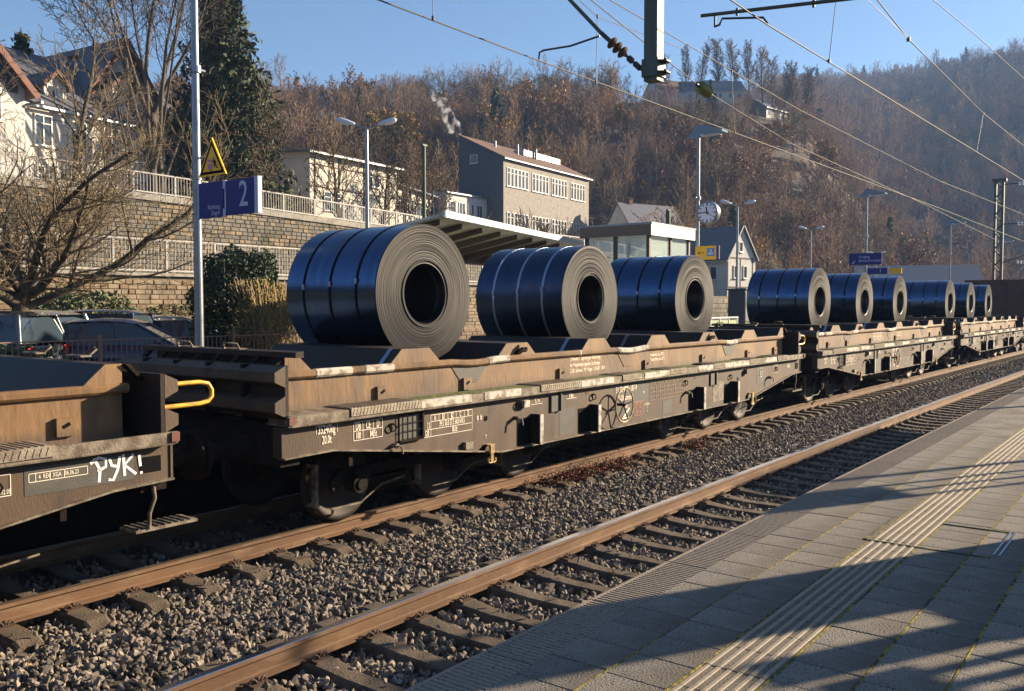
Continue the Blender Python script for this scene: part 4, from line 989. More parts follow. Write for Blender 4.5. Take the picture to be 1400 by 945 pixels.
for i, (a, d, k, s) in enumerate(((50.0, 190, 0, 1.0), (44.2, 235, 1, .85), (42.4, 238, 0, .95), (41.3, 240, 1, 1.0), (39.2, 240, 0, 1.05), (37.6, 238, 1, 1.1), (34.6, 236, 0, 1.2), (33.4, 240, 1, 1.05), (31.4, 230, 0, 1.15), (30.3, 232, 1, .9), (17.4, 225, 0, .9), (16.3, 222, 1, .8))):
    x, y = pol(a, d); put_tree('ridge_tree', '%s round bare tree from the left along the wooded skyline' % ORD[i], 'tree', x, y, *RB[k], s=s, rz=i * 2.1, group='round bare trees along the wooded skyline')
CT, CC = conifer_mesh(9, 12, 2.2, 22, 10, 6, .40)
for a, d, s, lb in ((25.0 - .35, 232, .85, 'small dark spruce between the tall bare trees above the white hilltop house'), (46.6, 185, 1.0, 'pointed dark conifer on the skyline above the golden tree'), (51.2, 120, .75, 'dark conifer just right of the big evergreen'), ):
    x, y = pol(a, d); put_tree('conifer', lb, 'tree', x, y, CT, CC, s=s)
GT = [leafy(70, 'ochre', 9, .46), leafy(71, 'ochre', 8, .46, 'spread')]
for a, d, s, k, lb in GOLD:
    x, y = pol(a, d); t = thing('golden_tree', lb, 'tree', (x, y, terrain(x, y) - .2)); t.scale = (s, s, s); newobj('crown', GT[k], t)

# big evergreen and the tall bare tree left
BT, BC = conifer_mesh(15, 17, 5.0, 34, 18, 9, .42)
put_tree('big_conifer', 'huge dark evergreen behind the sign pole, left of the cream school', 'tree', 33.5, 47.5, BT, BC, z=7, rz=1)
sp = [dict(len=.30, seg=4, wob=.03, up=.05, first=.35, taper=.8), dict(n=6, len=.74, seg=10, ang=24, wob=.06, up=.05, first=.42, rr=.52, short=.2, taper=.15), dict(n=13, len=.38, seg=6, ang=38, wob=.12, up=.06, first=.2, rr=.4, short=.4), dict(n=8, len=.42, seg=4, ang=38, wob=.16, up=.04, first=.15, rr=.5), dict(n=4, len=.5, seg=2, ang=34, wob=.2, up=.03, first=.2, rr=.6)]
a_, b_, tp, sg = two(21, 20, .32, sp, .014, [M['trunkd'], M['trunkd']], (8, 6, 4, 3, 3), lean=(-.02, 0))
put_tree('bare_tree', 'tall bare tree with dark forked trunk left of the platform sign pole', 'tree', 27.6, 45.6, a_, b_, z=7)
a_, b_, tp, sg = two(22, 19, .20, sp, .014, [M['trunkd'], M['trunkd']], (8, 6, 4, 3, 3), lean=(.05, .0))
put_tree('bare_tree', 'second dark trunked bare tree close beside the tall forked one', 'tree', 28.5, 46.0, a_, b_, z=7, rz=2)
M['twigm'] = mat('twig_mid', (.13, .092, .055), .9, 0, (.085, .06, .035), .8, 4)
spm = [dict(len=.8, seg=8, wob=.06, up=.05, first=.2, taper=.25), dict(n=20, len=.44, seg=6, ang=42, wob=.12, up=.12, first=.2, rr=.45, short=.45), dict(n=9, len=.45, seg=4, ang=38, wob=.16, up=.09, first=.15, rr=.5), dict(n=5, len=.5, seg=2, ang=34, wob=.2, up=.06, first=.2, rr=.6)]
a3, b3, _, _ = two(32, 9, .17, spm, .021, [M['trunkd'], M['twigm']], (7, 4, 3, 3))
sp = [dict(len=.8, seg=8, wob=.05, up=.05, first=.25, taper=.25), dict(n=18, len=.40, seg=6, ang=46, wob=.12, up=.10, first=.2, rr=.42, short=.5), dict(n=8, len=.45, seg=4, ang=38, wob=.16, up=.08, first=.15, rr=.5), dict(n=5, len=.5, seg=2, ang=34, wob=.2, up=.06, first=.2, rr=.6)]
a1, b1, _, _ = two(31, 9, .16, sp, .012, [M['bark'], M['twig']], (7, 4, 3, 3))
put_tree('bare_tree', 'mid sized bare tree in front of the white villa wall', 'tree', 20.0, 39.5, a1, b1, z=7, s=1.06)
put_tree('bare_tree', 'small bare tree in front of the cream school, left of the twin lamp', 'tree', 42.5, 47, a3, b3, z=6.2, s=1.0, rz=2)
put_tree('bare_tree', 'leaning bare tree on the bank left of the cream school', 'tree', 34.5, 46, a3, b3, z=6.3, s=1.0, rz=4)
put_tree('bare_tree', 'bare tree in front of the shaded end of the cream school', 'tree', 47, 47.5, a3, b3, z=6.2, s=.95, rz=5)
for i, (x, y, z, s_, lb) in enumerate(((38.5, 50.5, 6.5, 1.15, 'bare tree between the big evergreen and the cream school'), (41, 58, 7.5, 1.45, 'tall bare tree rising behind the left end of the cream school'), (51.5, 49.5, 6.2, 1.0, 'bare tree before the right half of the cream school front'), (57, 52, 6.0, 1.05, 'bare tree before the shaded school wing'),
        (50, 68, 9, 1.5, 'tall bare tree behind the flat roof of the school'), (60, 76, 11, 1.6, 'tall bare tree behind the school wing'), (68, 72, 10, 1.35, 'bare tree between the school wing and the slate gable'), (112, 66, 9, 1.3, 'bare tree right of the pebble rendered building'), (24, 41.5, 7, .85, 'slim bare tree in front of the right end of the villa'), (16.5, 40, 7, .9, 'slim bare tree in front of the timber gabled house'))):
    put_tree('bare_tree', lb, 'tree', x, y, *((a3, b3) if x > 30 else (a1, b1)), z=z, s=s_, rz=i * 1.7 + .5)
# spreading fruit-like tree beside the car park
sp = [dict(len=.33, seg=4, wob=.03, up=.02, first=.80, taper=.85), dict(n=11, len=.98, seg=12, ang=66, wob=.10, up=.06, first=.12, rr=.52, short=.2, taper=.25), dict(n=16, len=.38, seg=5, ang=44, wob=.13, up=.10, first=.1, rr=.42, short=.4), dict(n=9, len=.55, seg=4, ang=42, wob=.14, up=.10, first=.1, rr=.45, short=.4), dict(n=4, len=.5, seg=2, ang=36, wob=.2, up=.06, first=.2, rr=.6)]
a_, b_, tp, sg = two(35, 6.4, .23, sp, .006, [M['bark'], M['twig']], (9, 6, 4, 3, 3))
put_tree('spreading_tree', 'low bare tree with thick trunk and wide tangled crown beside the parked cars', 'tree', 9.55, 21.4, a_, b_, z=.6)
# bare shrubs and street trees nearer the buildings
a2, b2, _, _ = two(37, 6, .06, [dict(len=.12, seg=2, wob=.05, up=.05, first=.1, taper=.8), dict(n=26, len=.95, seg=6, ang=18, wob=.07, up=.08, first=.0, rr=.8, short=.3, taper=.3), dict(n=9, len=.34, seg=3, ang=28, wob=.12, up=.1, first=.15, rr=.5), dict(n=4, len=.5, seg=2, ang=30, wob=.15, up=.08, first=.2, rr=.6)], .02, [M['twigm'], M['twigm']], (5, 3, 3, 3))
BRUSH = [(61, 53, 1.0), (66, 55, 1.15), (70, 54, 1.0), (74, 53, 1.25), (78, 53, 1.1), (82, 54, 1.2), (86, 54, 1.2), (90, 55, 1.15), (95, 55, 1.2), (56, 52, .8), (68, 48, .9), (80, 48, 1.0), (101, 57, 1.2)]
for i, (x, y, s) in enumerate(BRUSH):
    put_tree('tall_bush', '%s upright bare bush from the left below the slate gabled building' % (ORD + ['thirteenth'])[i], 'bush', x, y, a2, b2, s=s, rz=i, z=3.4 if y < 50 else 4.6, group='upright bare bushes below the slate gabled building')
for i, (x, y, z, s, lb) in enumerate(((66, 24, .4, .7, 'bare bush by the white half timbered house, behind the yellow exit sign'), (38, 22.5, .5, .52, 'spreading bare shrub behind the third coil'), (125, 38, 1, 1.35, 'large reddish bare bush right of the double lamp before the far hall'), (128, 26, .5, 1.3, 'large bare bush with a few yellow leaves behind the far platform lamp'), (150, 27, .5, 1.1, 'bare bush behind the lattice mast'), (95, 32, .8, 1.1, 'reddish bare bush behind the second wagon, left of the blue exit sign'))):
    t = put_tree('bare_bush', lb, 'bush', x, y, a2, b2, s=s, rz=i, z=z, sz=s * .9)
    if i in (2, 3): newobj('leaves', leafmesh('leaves', [(rng.gauss(0, 1.6), rng.gauss(0, 1.6), rng.uniform(.5, 5)) for _ in range(260)], .12, [M['ochre'] if i == 3 else M['russet']], i), t)

def blob_pts(cx, cy, cz, rx, ry, rz_, n, seed, shell=.6):
    g_ = np.random.default_rng(seed); D = g_.normal(0, 1, (n, 3)); D /= np.linalg.norm(D, axis=1, keepdims=True)
    rr_ = shell + (1 - shell) * g_.random(n) ** .5; bump_ = 1 + .10 * np.sin(D[:, 0] * 7 + seed) * np.cos(D[:, 1] * 6) + .08 * np.sin(D[:, 2] * 11 + seed * 2)
    q = D * (rr_ * bump_)[:, None] * np.array([rx, ry, rz_]) + np.array([cx, cy, cz]); return q
def bush(name, label, loc, rx, ry, rz_, n, size, mt, seed, stems=40, sm='bark', cat='bush'):
    t = thing(name, label, cat, loc); r = random.Random(seed)
    segs = []
    for i in range(stems):
        p = Vector((r.uniform(-.3, .3) * rx, r.uniform(-.3, .3) * ry, 0)); e = Vector((r.uniform(-1, 1) * rx * .9, r.uniform(-1, 1) * ry * .9, rz_ * r.uniform(1.0, 2.0)))
        for k in range(5): q = p + (e - p) * (1 / (5 - k)) + Vector((r.gauss(0, 1), r.gauss(0, 1), 0)) * .03; segs.append((p, q, .012, .009, 0)); p = q
    newobj('stems', segmesh('stems', segs, [M[sm], M[sm]], (3,)), t)
    newobj('foliage', leafmesh('foliage', blob_pts(0, 0, rz_, rx, ry, rz_, n, seed), size, [M[mt]], seed, size * .3), t); return t
bush('evergreen_bush', 'large rounded dark evergreen bush behind the twiggy shrub, left of the nearest coil', (15.0, 20.6, .6), 1.25, 1.2, 1.72, 17000, .11, 'needle2', 3)
bush('twiggy_shrub', 'yellowish twiggy shrub behind the fence, left of the nearest coil', (14.9, 19.35, .6), .95, .55, 1.28, 4200, .075, 'olivey', 4, 520, 'twigy')
bush('laurel_hedge', 'glossy laurel bush against the stone wall behind the parked cars', (15.4, 29.8, .6), 2.6, 1.0, 1.1, 6000, .16, 'laurel', 5)
bush('laurel_hedge', 'low yellowish green bush between the laurel and the pole', (19.2, 29.5, .6), 1.9, .8, .95, 4200, .12, 'olive', 6, 160, 'twig')
bush('ivy_hedge', 'dark ivy hedge behind the fence at the left edge', (6.6, 19.0, .3), 3.0, .35, .72, 6000, .13, 'laurel', 7)
bush('golden_shrub', 'small golden shrub below the bare shrub, left of the dark cabinet', (37.5, 20.8, .5), .45, .4, .75, 1200, .09, 'ochre', 8)
bush('laurel_hedge', 'green laurel beside the railing of the upper road', (32.0, 44.4, 6.2), 1.3, 1.0, 1.3, 3500, .18, 'laurel', 9)
bush('scrub', 'olive brown scrub on the bank below the big evergreen', (35.5, 45.2, 6.0), 3.4, 1.5, 1.8, 6500, .17, 'olive', 10, 300, 'twig')
for i, (x, y) in enumerate(((11.5, 7.38), (12.6, 7.28), (15.3, 7.2))):
    sx_ = (.45, .30, .28)[i]
    t = thing('red_weed', ('larger patch of red leaved weeds on the ballast beside the far track rail', 'small red weed tuft right of the larger patch', 'red weeds on the ballast further along the far rail')[i], 'weeds', (x, y, -.2))
    newobj('foliage', leafmesh('foliage', [(rng.gauss(0, sx_), rng.gauss(0, .13), abs(rng.gauss(0, .07)) + .03) for _ in range(1500 if i == 0 else 600)], .036, [M['redleaf']], i, .005), t)
P = []; 
# fallen leaves on the ballast
lv = leafmesh('fallen_leaves', [(rng.uniform(3, 14), rng.uniform(4.1, 7), -.185) for _ in range(60)], .05, [M['ochre']], 4, .004)
tag(newobj('fallen_leaves', lv), 'a few orange fallen leaves lying on the ballast', kind='stuff')

# ------------------------------------------------------------------ second platform, its fence, car park edge
m = MB(); m.box(-60, 110, 10.35, 18.2, -.6, .70); tag(m.build('far_platform', M['concrete']), kind='structure', label='grey surface of the platform beyond the train')
m = MB(); m.box(-60, 110, 10.31, 10.347, -.6, .69); tag(m.build('far_platform_shade', M['under']), kind='structure', label='dark sheet for the shade on the side of the platform beyond the train')  # thin dark sheet standing for the shade on the platform side
FY = 18.5
fe = thing('railing_fence', 'rusty red railing fence between the far platform and the car park', 'fence', (0, FY, .62))
BAR = MB().box(-.007, .007, -.007, .007, .08, 1.10).mesh('bar', M['rbrown']); POST = MB().box(-.035, .035, -.035, .035, -.1, 1.20).mesh('post', M['rbrown'])
for k in range(-2, 5):
    x0 = 9.9 + 3.35 * k; o = newobj('post', POST, fe); o.location = (x0, 0, 0)
    for z in (.62, 1.10, .08):
        newobj('rail', MB().box(x0 + .035, x0 + 3.315, -.018, .018, z - .012, z + .012).mesh('rail', M['rbrown']), fe)
    for j in range(1, 28):
        o = newobj('bar', BAR, fe); o.location = (x0 + .1196 * j, 0, 0)

def stone_wall(name, label, cat, x0, x1, y, zb, ztf, sw, sh, n_parts, mats, depth=.12, rot=0):
    """coursed masonry: the nearest stones single, the rest joined"""
    t = thing(name, label, cat, (0, 0, 0)); r = random.Random(int(y)); cnt_ = 0; far_ = MB()
    V_ = MB(); V_.box(x0, x1, y + depth * .5, y + .45, zb - .3, min(ztf(x0), ztf(x1)) - .05 if ztf(x0) == ztf(x1) else zb)
    if ztf(x0) != ztf(x1):
        V_ = MB(); n = 20
        for i in range(n):
            a = x0 + (x1 - x0) * i / n; b = x0 + (x1 - x0) * (i + 1) / n
            V_.add([(a, y + depth * .5, zb - .3), (b, y + depth * .5, zb - .3), (b, y + depth * .5, ztf(b)), (a, y + depth * .5, ztf(a)), (a, y + .5, ztf(a)), (b, y + .5, ztf(b))], [(0, 1, 2, 3), (3, 2, 5, 4)])
    V_.build('wall_core', M['mortar'], t)
    shapes = []
    for i in range(14):
        w_ = sw * r.uniform(.6, 1.3); h_ = sh; m = MB(); d_ = depth * r.uniform(.40, .72); g_ = .007; q = .018
        a = w_ / 2 - g_; b = h_ / 2 - g_
        m.add([(-a, .06, -b), (a, .06, -b), (a, .06, b), (-a, .06, b), (-a, -d_ * .5, -b), (a, -d_ * .5, -b), (a, -d_ * .5, b), (-a, -d_ * .5, b), (-a + q, -d_, -b + q), (a - q, -d_ * r.uniform(.7, 1.1), -b + q), (a - q, -d_, b - q), (-a + q, -d_ * r.uniform(.7, 1.1), b - q)],
              [(0, 1, 5, 4), (1, 2, 6, 5), (2, 3, 7, 6), (3, 0, 4, 7), (4, 5, 9, 8), (5, 6, 10, 9), (6, 7, 11, 10), (7, 4, 8, 11), (8, 9, 10, 11)])
        shapes.append((w_, m, m.mesh('stone', M[mats[0] if i % 4 else mats[1]]), i))
    row = 0; z = zb + sh / 2
    zmax = max(ztf(x0), ztf(x1))
    while z + sh / 2 <= zmax + .02:
        x = x0 + r.uniform(-.3, 0)
        while x < x1:
            w_, mm, me, i = r.choice(shapes)
            if z + sh / 2 <= ztf(x + w_ / 2) + .03:
                if cnt_ < n_parts and x > x0 + 1 and x < x0 + 16:
                    o = newobj('stone', me, t); o.location = (x + w_ / 2, y + depth * .5 - .03, z); cnt_ += 1
                else: far_.add([(a + x + w_ / 2, b + y + depth * .5 - .03, c + z) for a, b, c in mm.v], mm.f, 0 if i % 4 else 1)
            x += w_
        z += sh; row += 1
    if far_.v: tag(far_.build('stonework', [M[mats[0]], M[mats[1]]], t), kind='stuff')
    return t
stone_wall('stone_wall', 'lower sandstone retaining wall behind the parked cars', 'retaining wall', 9, 62, 32.0, .6, lambda x: 3.6, .44, .19, 300, ('stonew', 'stonew2'))
t = stone_wall('stone_wall', 'tall upper stone retaining wall carrying the road railing', 'retaining wall', 12, 78, 36.1, 3.5, lambda x: road_z(x) - .05, .42, .19, 300, ('stonewg', 'stonew'))
m = MB()
for i in range(33):
    a = 12 + i * 2; b = a + 1.985; za, zb_ = road_z(a), road_z(b); y0, y1 = 35.98, 36.75
    m = MB(); m.add([(a, y0, za - .16), (b, y0, zb_ - .16), (b, y1, zb_ - .16), (a, y1, za - .16), (a, y0, za + .12), (b, y0, zb_ + .12), (b, y1, zb_ + .12), (a, y1, za + .12)],
          [(0, 3, 2, 1), (4, 5, 6, 7), (0, 1, 5, 4), (1, 2, 6, 5), (2, 3, 7, 6), (3, 0, 4, 7)]); m.build('coping_stone', M['concrete'], t)
mc = MB(); mc.box(9, 62, 31.92, 32.45, 3.6, 3.72); mc.build('coping', M['concrete'], t)
def railing(name, label, xa, xb, y, zf, hgt, step, pstep, mt, bw_=.012):
    t = thing(name, label, 'railing', (0, y, 0)); bars = MB(); x = xa
    while x < xb:
        z = zf(x); bars.box(x - bw_, x + bw_, -bw_, bw_, z + .1, z + hgt - .03); x += step
    tag(bars.build('bars', M[mt], t), kind='stuff'); x = xa
    while x < xb:
        newobj('post', MB().box(x - .04, x + .04, -.04, .04, zf(x), zf(x) + hgt + .01).mesh('post', M[mt]), t)
        b = min(x + pstep, xb); 
        for zz in (.1, hgt):
            m = MB(); z0, z1 = zf(x) + zz, zf(b) + zz; m.add([(x + .04, -.03, z0 - .03), (b - .04, -.03, z1 - .03), (b - .04, .03, z1 - .03), (x + .04, .03, z0 - .03), (x + .04, -.03, z0 + .03), (b - .04, -.03, z1 + .03), (b - .04, .03, z1 + .03), (x + .04, .03, z0 + .03)],
                [(0, 3, 2, 1), (4, 5, 6, 7), (0, 1, 5, 4), (1, 2, 6, 5), (2, 3, 7, 6), (3, 0, 4, 7)]); m.build('rail', M[mt], t)
        x += pstep
    return t
railing('road_railing', 'white painted railing along the upper road on top of the tall wall', 11, 78, 36.25, lambda x: road_z(x) + .12, .92, .15, 2.0, 'rwhite', .011)
railing('ramp_railing', 'white painted railing along the ramp on top of the lower wall', 9, 60, 32.2, lambda x: 3.72, 1.3, .15, 2.2, 'rwhite', .010)

# ------------------------------------------------------------------ houses
def window(parent, P0, ux, n_, w_, h_, mull=1, trans=0, fr='frame'):
    """window in a wall plane: P0 centre, ux unit vector along the wall, n_ outward normal; frame > pane, sill"""
    ux = Vector(ux); n_ = Vector(n_); up = Vector((0, 0, 1)); P0 = Vector(P0); m = MB(); f = .07 if w_ > .5 else .05
    m.obox(P0 + n_ * .03 + up * (h_ / 2 - f / 2), ux, n_, up, w_ / 2, .045, f / 2); m.obox(P0 + n_ * .03 - up * (h_ / 2 - f / 2), ux, n_, up, w_ / 2, .045, f / 2)
    for s in (-1, 1): m.obox(P0 + n_ * .03 + ux * s * (w_ / 2 - f / 2), ux, n_, up, f / 2, .045, h_ / 2 - f)
    for k in range(1, mull + 1): m.obox(P0 + n_ * .028 + ux * (-w_ / 2 + w_ * k / (mull + 1)), ux, n_, up, .03, .04, h_ / 2 - f)
    if trans: m.obox(P0 + n_ * .026 + up * h_ * .22, ux, n_, up, w_ / 2 - f, .035, .025)
    wo = m.build('window', M[fr], parent)
    MB().obox(P0 + n_ * .008, ux, n_, up, w_ / 2 - .02, .01, h_ / 2 - .02).build('pane', M['glassd'], wo)
    MB().obox(P0 + n_ * .07 - up * (h_ / 2 + .035), ux, n_, up, w_ / 2 + .06, .08, .03).build('sill', M[fr], wo)
    return wo
def house(name, label, loc, rz, L, W, H, rh, wall, roof, wins=(), typ='gable', oh=.35, cat='house', down=3, verge=None, chim=None, ridge_y=None, gmat=None, found=None):
    """local x along the ridge, front wall at y=0 faces -y, gables at x=0 and x=L"""
    t = thing(name, label, cat, loc, R(rz)); ry = W / 2 if ridge_y is None else ridge_y
    if typ == 'mono': ry = W
    top = [(0, H), (ry, H + rh), (W, H)] if typ != 'mono' else [(0, H), (W, H + rh)]
    poly = [(0, -down)] + top + [(W, -down)]
    m = MB(); m.prism(poly, 'x', 0, L, 0); o = recalc(m.build('wall', [M[wall]], t))
    if gmat: 
        m = MB(); m.prism([(.0, .0)] + top + [(W, .0)], 'x', -.03, -.004); recalc(m.build('gable_cladding', M[gmat], t))
    th = .14
    def slope(y0, z0, y1, z1, nm='roof'):
        d = Vector((0, y1 - y0, z1 - z0)); l = d.length; d.normalize(); nrm = Vector((0, -d.z, d.y)); 
        if nrm.z < 0: nrm = -nrm
        a = Vector((0, y0, z0)) - d * oh; b = Vector((0, y1, z1)); vs = []
        for x in (-oh, L + oh):
            for p in (a + nrm * .01, b + nrm * .01, b + nrm * th, a + nrm * th): vs.append((x, p.y, p.z))
        m = MB(); m.add(vs, [(0, 1, 2, 3), (7, 6, 5, 4), (0, 4, 5, 1), (1, 5, 6, 2), (2, 6, 7, 3), (3, 7, 4, 0)]); ro = recalc(m.build(nm, M[roof], t))
        if verge:
            vs = []
            m = MB()
            for x in (-oh - .03, L + oh - .02):
                vv = []
                for xx in (x, x + .05):
                    for p in (a - nrm * .14, b - nrm * .14, b + nrm * (th + .02), a + nrm * (th + .02)): vv.append((xx, p.y, p.z))
                m = MB(); m.add(vv, [(0, 1, 2, 3), (7, 6, 5, 4), (0, 4, 5, 1), (1, 5, 6, 2), (2, 6, 7, 3), (3, 7, 4, 0)])
                recalc(m.build('verge_board', M[verge], ro))
        return ro
    if typ == 'mono': ro = slope(0, H, W, H + rh)
    else: ro = slope(0, H, ry, H + rh); slope(W, H, ry, H + rh)
    MB().box(-oh, L + oh, -oh - .1, -oh + .02, H - rh * oh / max(ry, .1) - .06, H - rh * oh / max(ry, .1) + .06).build('gutter', M['galv'], ro)
    for (cx, cy, ch) in (chim or ()):
        c = MB(); c.box(cx - .3, cx + .3, cy - .3, cy + .3, H, H + rh + ch); c.box(cx - .36, cx + .36, cy - .36, cy + .36, H + rh + ch, H + rh + ch + .1); c.build('chimney', M['brick'], ro)
    for (face, u, z, w_, h_, mu, tr) in wins:
        if face == 'f': window(t, (u, 0, z), (1, 0, 0), (0, -1, 0), w_, h_, mu, tr)
        elif face == 'g0': window(t, (-.005, u, z), (0, -1, 0), (-1, 0, 0), w_, h_, mu, tr)
        elif face == 'g1': window(t, (L, u, z), (0, 1, 0), (1, 0, 0), w_, h_, mu, tr)
    return t
# villa on the upper road
v = house('villa', 'long cream villa on the upper road behind the bare trees at the left', (13.5, 45.9, 7.2), 9.5, 19.5, 9, 5.7, 3.6, 'wwall', 'slate',
      [('f', 1.0 + 2.05 * k, z, 1.0, 1.6, 1, 1) for k in range(9) for z in (1.7, 4.3)], cat='villa', chim=[(7, 4.5, .8), (15, 5, .7)])
def dormer(t, x, y, z, wd, hh, dep, roof, wall, verge):
    m = MB(); m.prism([(x - wd / 2, z), (x + wd / 2, z), (x + wd / 2, z + hh), (x, z + hh + wd * .5), (x - wd / 2, z + hh)], 'y', y, y + dep); d = recalc(m.build('dormer', M[wall], t))
    for s in (-1, 1):
        m = MB(); m.add([(x, y - .25, z + hh + wd * .5 + .05), (x + s * (wd / 2 + .25), y - .25, z + hh - .2), (x + s * (wd / 2 + .25), y + dep, z + hh - .2), (x, y + dep, z + hh + wd * .5 + .05),
              (x, y - .25, z + hh + wd * .5 + .17), (x + s * (wd / 2 + .25), y - .25, z + hh - .08), (x + s * (wd / 2 + .25), y + dep, z + hh - .08), (x, y + dep, z + hh + wd * .5 + .17)],
              [(0, 1, 2, 3), (7, 6, 5, 4), (0, 4, 5, 1), (1, 5, 6, 2), (2, 6, 7, 3), (3, 7, 4, 0)]); recalc(m.build('dormer_roof', [M[roof]], d))
        m = MB(); m.add([(x, y - .29, z + hh + wd * .5 - .08), (x + s * (wd / 2 + .27), y - .29, z + hh - .34), (x + s * (wd / 2 + .27), y - .29, z + hh - .06), (x, y - .29, z + hh + wd * .5 + .2)], [(0, 1, 2, 3)]); m.build('verge_board', M[verge], d)
    w_ = MB(); w_.box(x - wd * .36, x + wd * .36, y - .03, y, z + .15, z + hh - .02); w_.build('dormer_window', M['frame'], d)
    w_ = MB(); 
    for s in (-1, 1): w_.box(x + s * wd * .18 - wd * .14, x + s * wd * .18 + wd * .14, y - .045, y - .03, z + .22, z + hh - .09)
    w_.build('pane', M['glassd'], d)
dormer(v, 10.3, .5, 5.7, 1.3, 1.2, 3, 'slate', 'wwall', 'brick'); dormer(v, 14.6, .5, 6.2, 1.5, 1.5, 3, 'slate', 'wwall', 'brick')
v2 = house('timber_gable_house', 'half timbered gabled house with red verge boards at the left edge', (19.9, 43.5, 7.2), 99.5, 6, 6.4, 5.3, 3.3, 'wwall', 'tileroof', [], oh=.5, verge='brick')
m = MB(); m.prism([(.35, 5.05), (6.05, 5.05), (6.05, 5.4), (3.2, 8.35), (.35, 5.4)], 'x', -.035, -.004); recalc(m.build('gable_cladding', M['slated'], v2))
for k in range(13): MB().box(-.06, -.036, .55 + k * .42, .63 + k * .42, 5.9, 5.9 + max(.1, 3.6 * (1 - abs(.6 + k * .42 - 3.2) / 3.2))).build('timber_board', M['timber'], v2)
for u in (1.6, 3.2, 4.8): window(v2, (-.005, u, 4.4), (0, -1, 0), (-1, 0, 0), .9, 1.5, 1, 1)
window(v2, (-.08, 3.2, 7.3), (0, -1, 0), (-1, 0, 0), 1.1, 1.2, 1, 0)
h2 = house('slate_roof_house', 'white house with big dark slate roof and red verge, behind the tall bare tree', (31.5, 50.0, 7.6), 96, 12, 6.6, 5.2, 5.0, 'wwall', 'slate', [('g0', 2.0, 3.6, 1.0, 1.5, 1, 1), ('g0', 4.6, 3.6, 1.0, 1.5, 1, 1), ('g0', 3.3, 6.9, .9, 1.2, 1, 0), ('g0', 2, 1.2, 1, 1.5, 1, 1)], verge='brick', oh=.5)
house('brown_roof_house', 'dark brown hipped house on the slope above the white villa', (30, 66, 11.6), 12, 13, 9, 3.4, 4.2, 'pebble', 'tileroof', [('f', 2.5, 2, 1, 1.2, 1, 0), ('f', 6.5, 2, 1, 1.2, 1, 0), ('f', 10, 2, 1, 1.2, 1, 0)], down=8, chim=[(4, 4, .8)])
house('hillside_house', 'small brown roofed house among the conifers at the upper left', (23.5, 60.5, 12.6), 20, 8, 7, 3, 3.0, 'wwall', 'tileroof', [('f', 5.5, 1.6, 1, 1.2, 1, 0)], down=10)
CN, CN2 = conifer_mesh(19, 11, 2.4, 16, 9, 7, .45)
put_tree('conifer', 'loose crowned dark conifer at the upper left beside the brown roofed house', 'tree', 22.3, 54.5, CN, CN2, z=9.5, s=1.0)
put_tree('conifer', 'narrow dark conifer between the timber gable and the dormer at the upper left', 'tree', 23.9, 52.5, CN, CN2, z=9.0, s=.82)
# cream school building
sb = house('school_building', 'cream two storey flat roofed school block behind the road railing', (46.0, 54.3, 6.0), 5, 10.5, 12, 8.3, .5, 'cream', 'slate',
      [('f', .9 + 1.0 * k, z, .85, 1.5, 0, 1) for k in (1, 2) for z in (4.7,)] + [('f', 6.9 + .9 * k, 7, .8, 1.2, 0, 1) for k in (0, 1)], oh=.5, cat='school')
for x in (.5, 3.2, 6.2, 9.4): MB().box(x, x + .1, -.05, 0, 0, 8.2).build('wall_joint', M['timber'], sb)
for z in (3.3, 5.7, 7.4): MB().box(0, 10.5, -.046, 0, z, z + .08).build('wall_joint', M['timber'], sb)
sb2 = house('school_wing', 'long rear wing of the cream school with two rows of blue tinted windows', (56.8, 58.5, 6.0), 22, 24, 10, 8.0, .6, 'cream', 'slate',
      [('f', 1.1 + 1.75 * k, z, 1.5, 1.6, 1, 1) for k in range(13) for z in (2.2, 6.2)], oh=.6, cat='school')
for k in range(13): MB().box(.15 + 1.75 * k, .3 + 1.75 * k, -.16, 0, 0, 8).build('pilaster', M['slated'], sb2)
# slate gabled building
wn = []
for (x0, n, z) in [(.5, 6, zz) for zz in (10.4, 5.4, 1.0)] + [(6.0, 5, zz) for zz in (10.4, 5.4)] + [(10.6, 5, zz) for zz in (10.4, 5.4)] + [(15.4, 5, zz) for zz in (10.4, 5.4)]:
    for k in range(n): wn.append(('f', x0 + .45 + .78 * k, z, .66, 2.1, 0, 1))
sl = house('slate_gable_building', 'tall pebble rendered building with dark slate end wall and smoking roof', (79.9, 61.5, 6.6), 4.5, 20.5, 6.2, 12.5, 3.0, 'pebble', 'tileroof', wn, typ='mono', oh=.35, cat='building', gmat='slated', down=5)
window(sl, (-.04, 4.0, 12.6), (0, -1, 0), (-1, 0, 0), 1.0, 1.0, 0, 0)
for (cx, cy) in ((4.6, 4.2), (8.0, 3.2), (12, 3.0)): MB().cyl((cx, cy, 13), (cx, cy, 15.4), .16, n=8).build('roof_vent', M['galv'], sl)
MB().box(9.5, 18.5, 3.2, 5.4, 14.3, 15.0).build('roof_monitor', M['galv'], sl)
house('blue_annexe', 'small pale blue annexe left of the slate gable', (72.5, 63.5, 9.0), 2, 8, 5, 5.6, .4, 'wwall', 'slate', [('f', 1 + 1.6 * k, z, 1.1, 1.4, 1, 0) for k in range(4) for z in (1.5, 4)], oh=.2, cat='building', down=6)
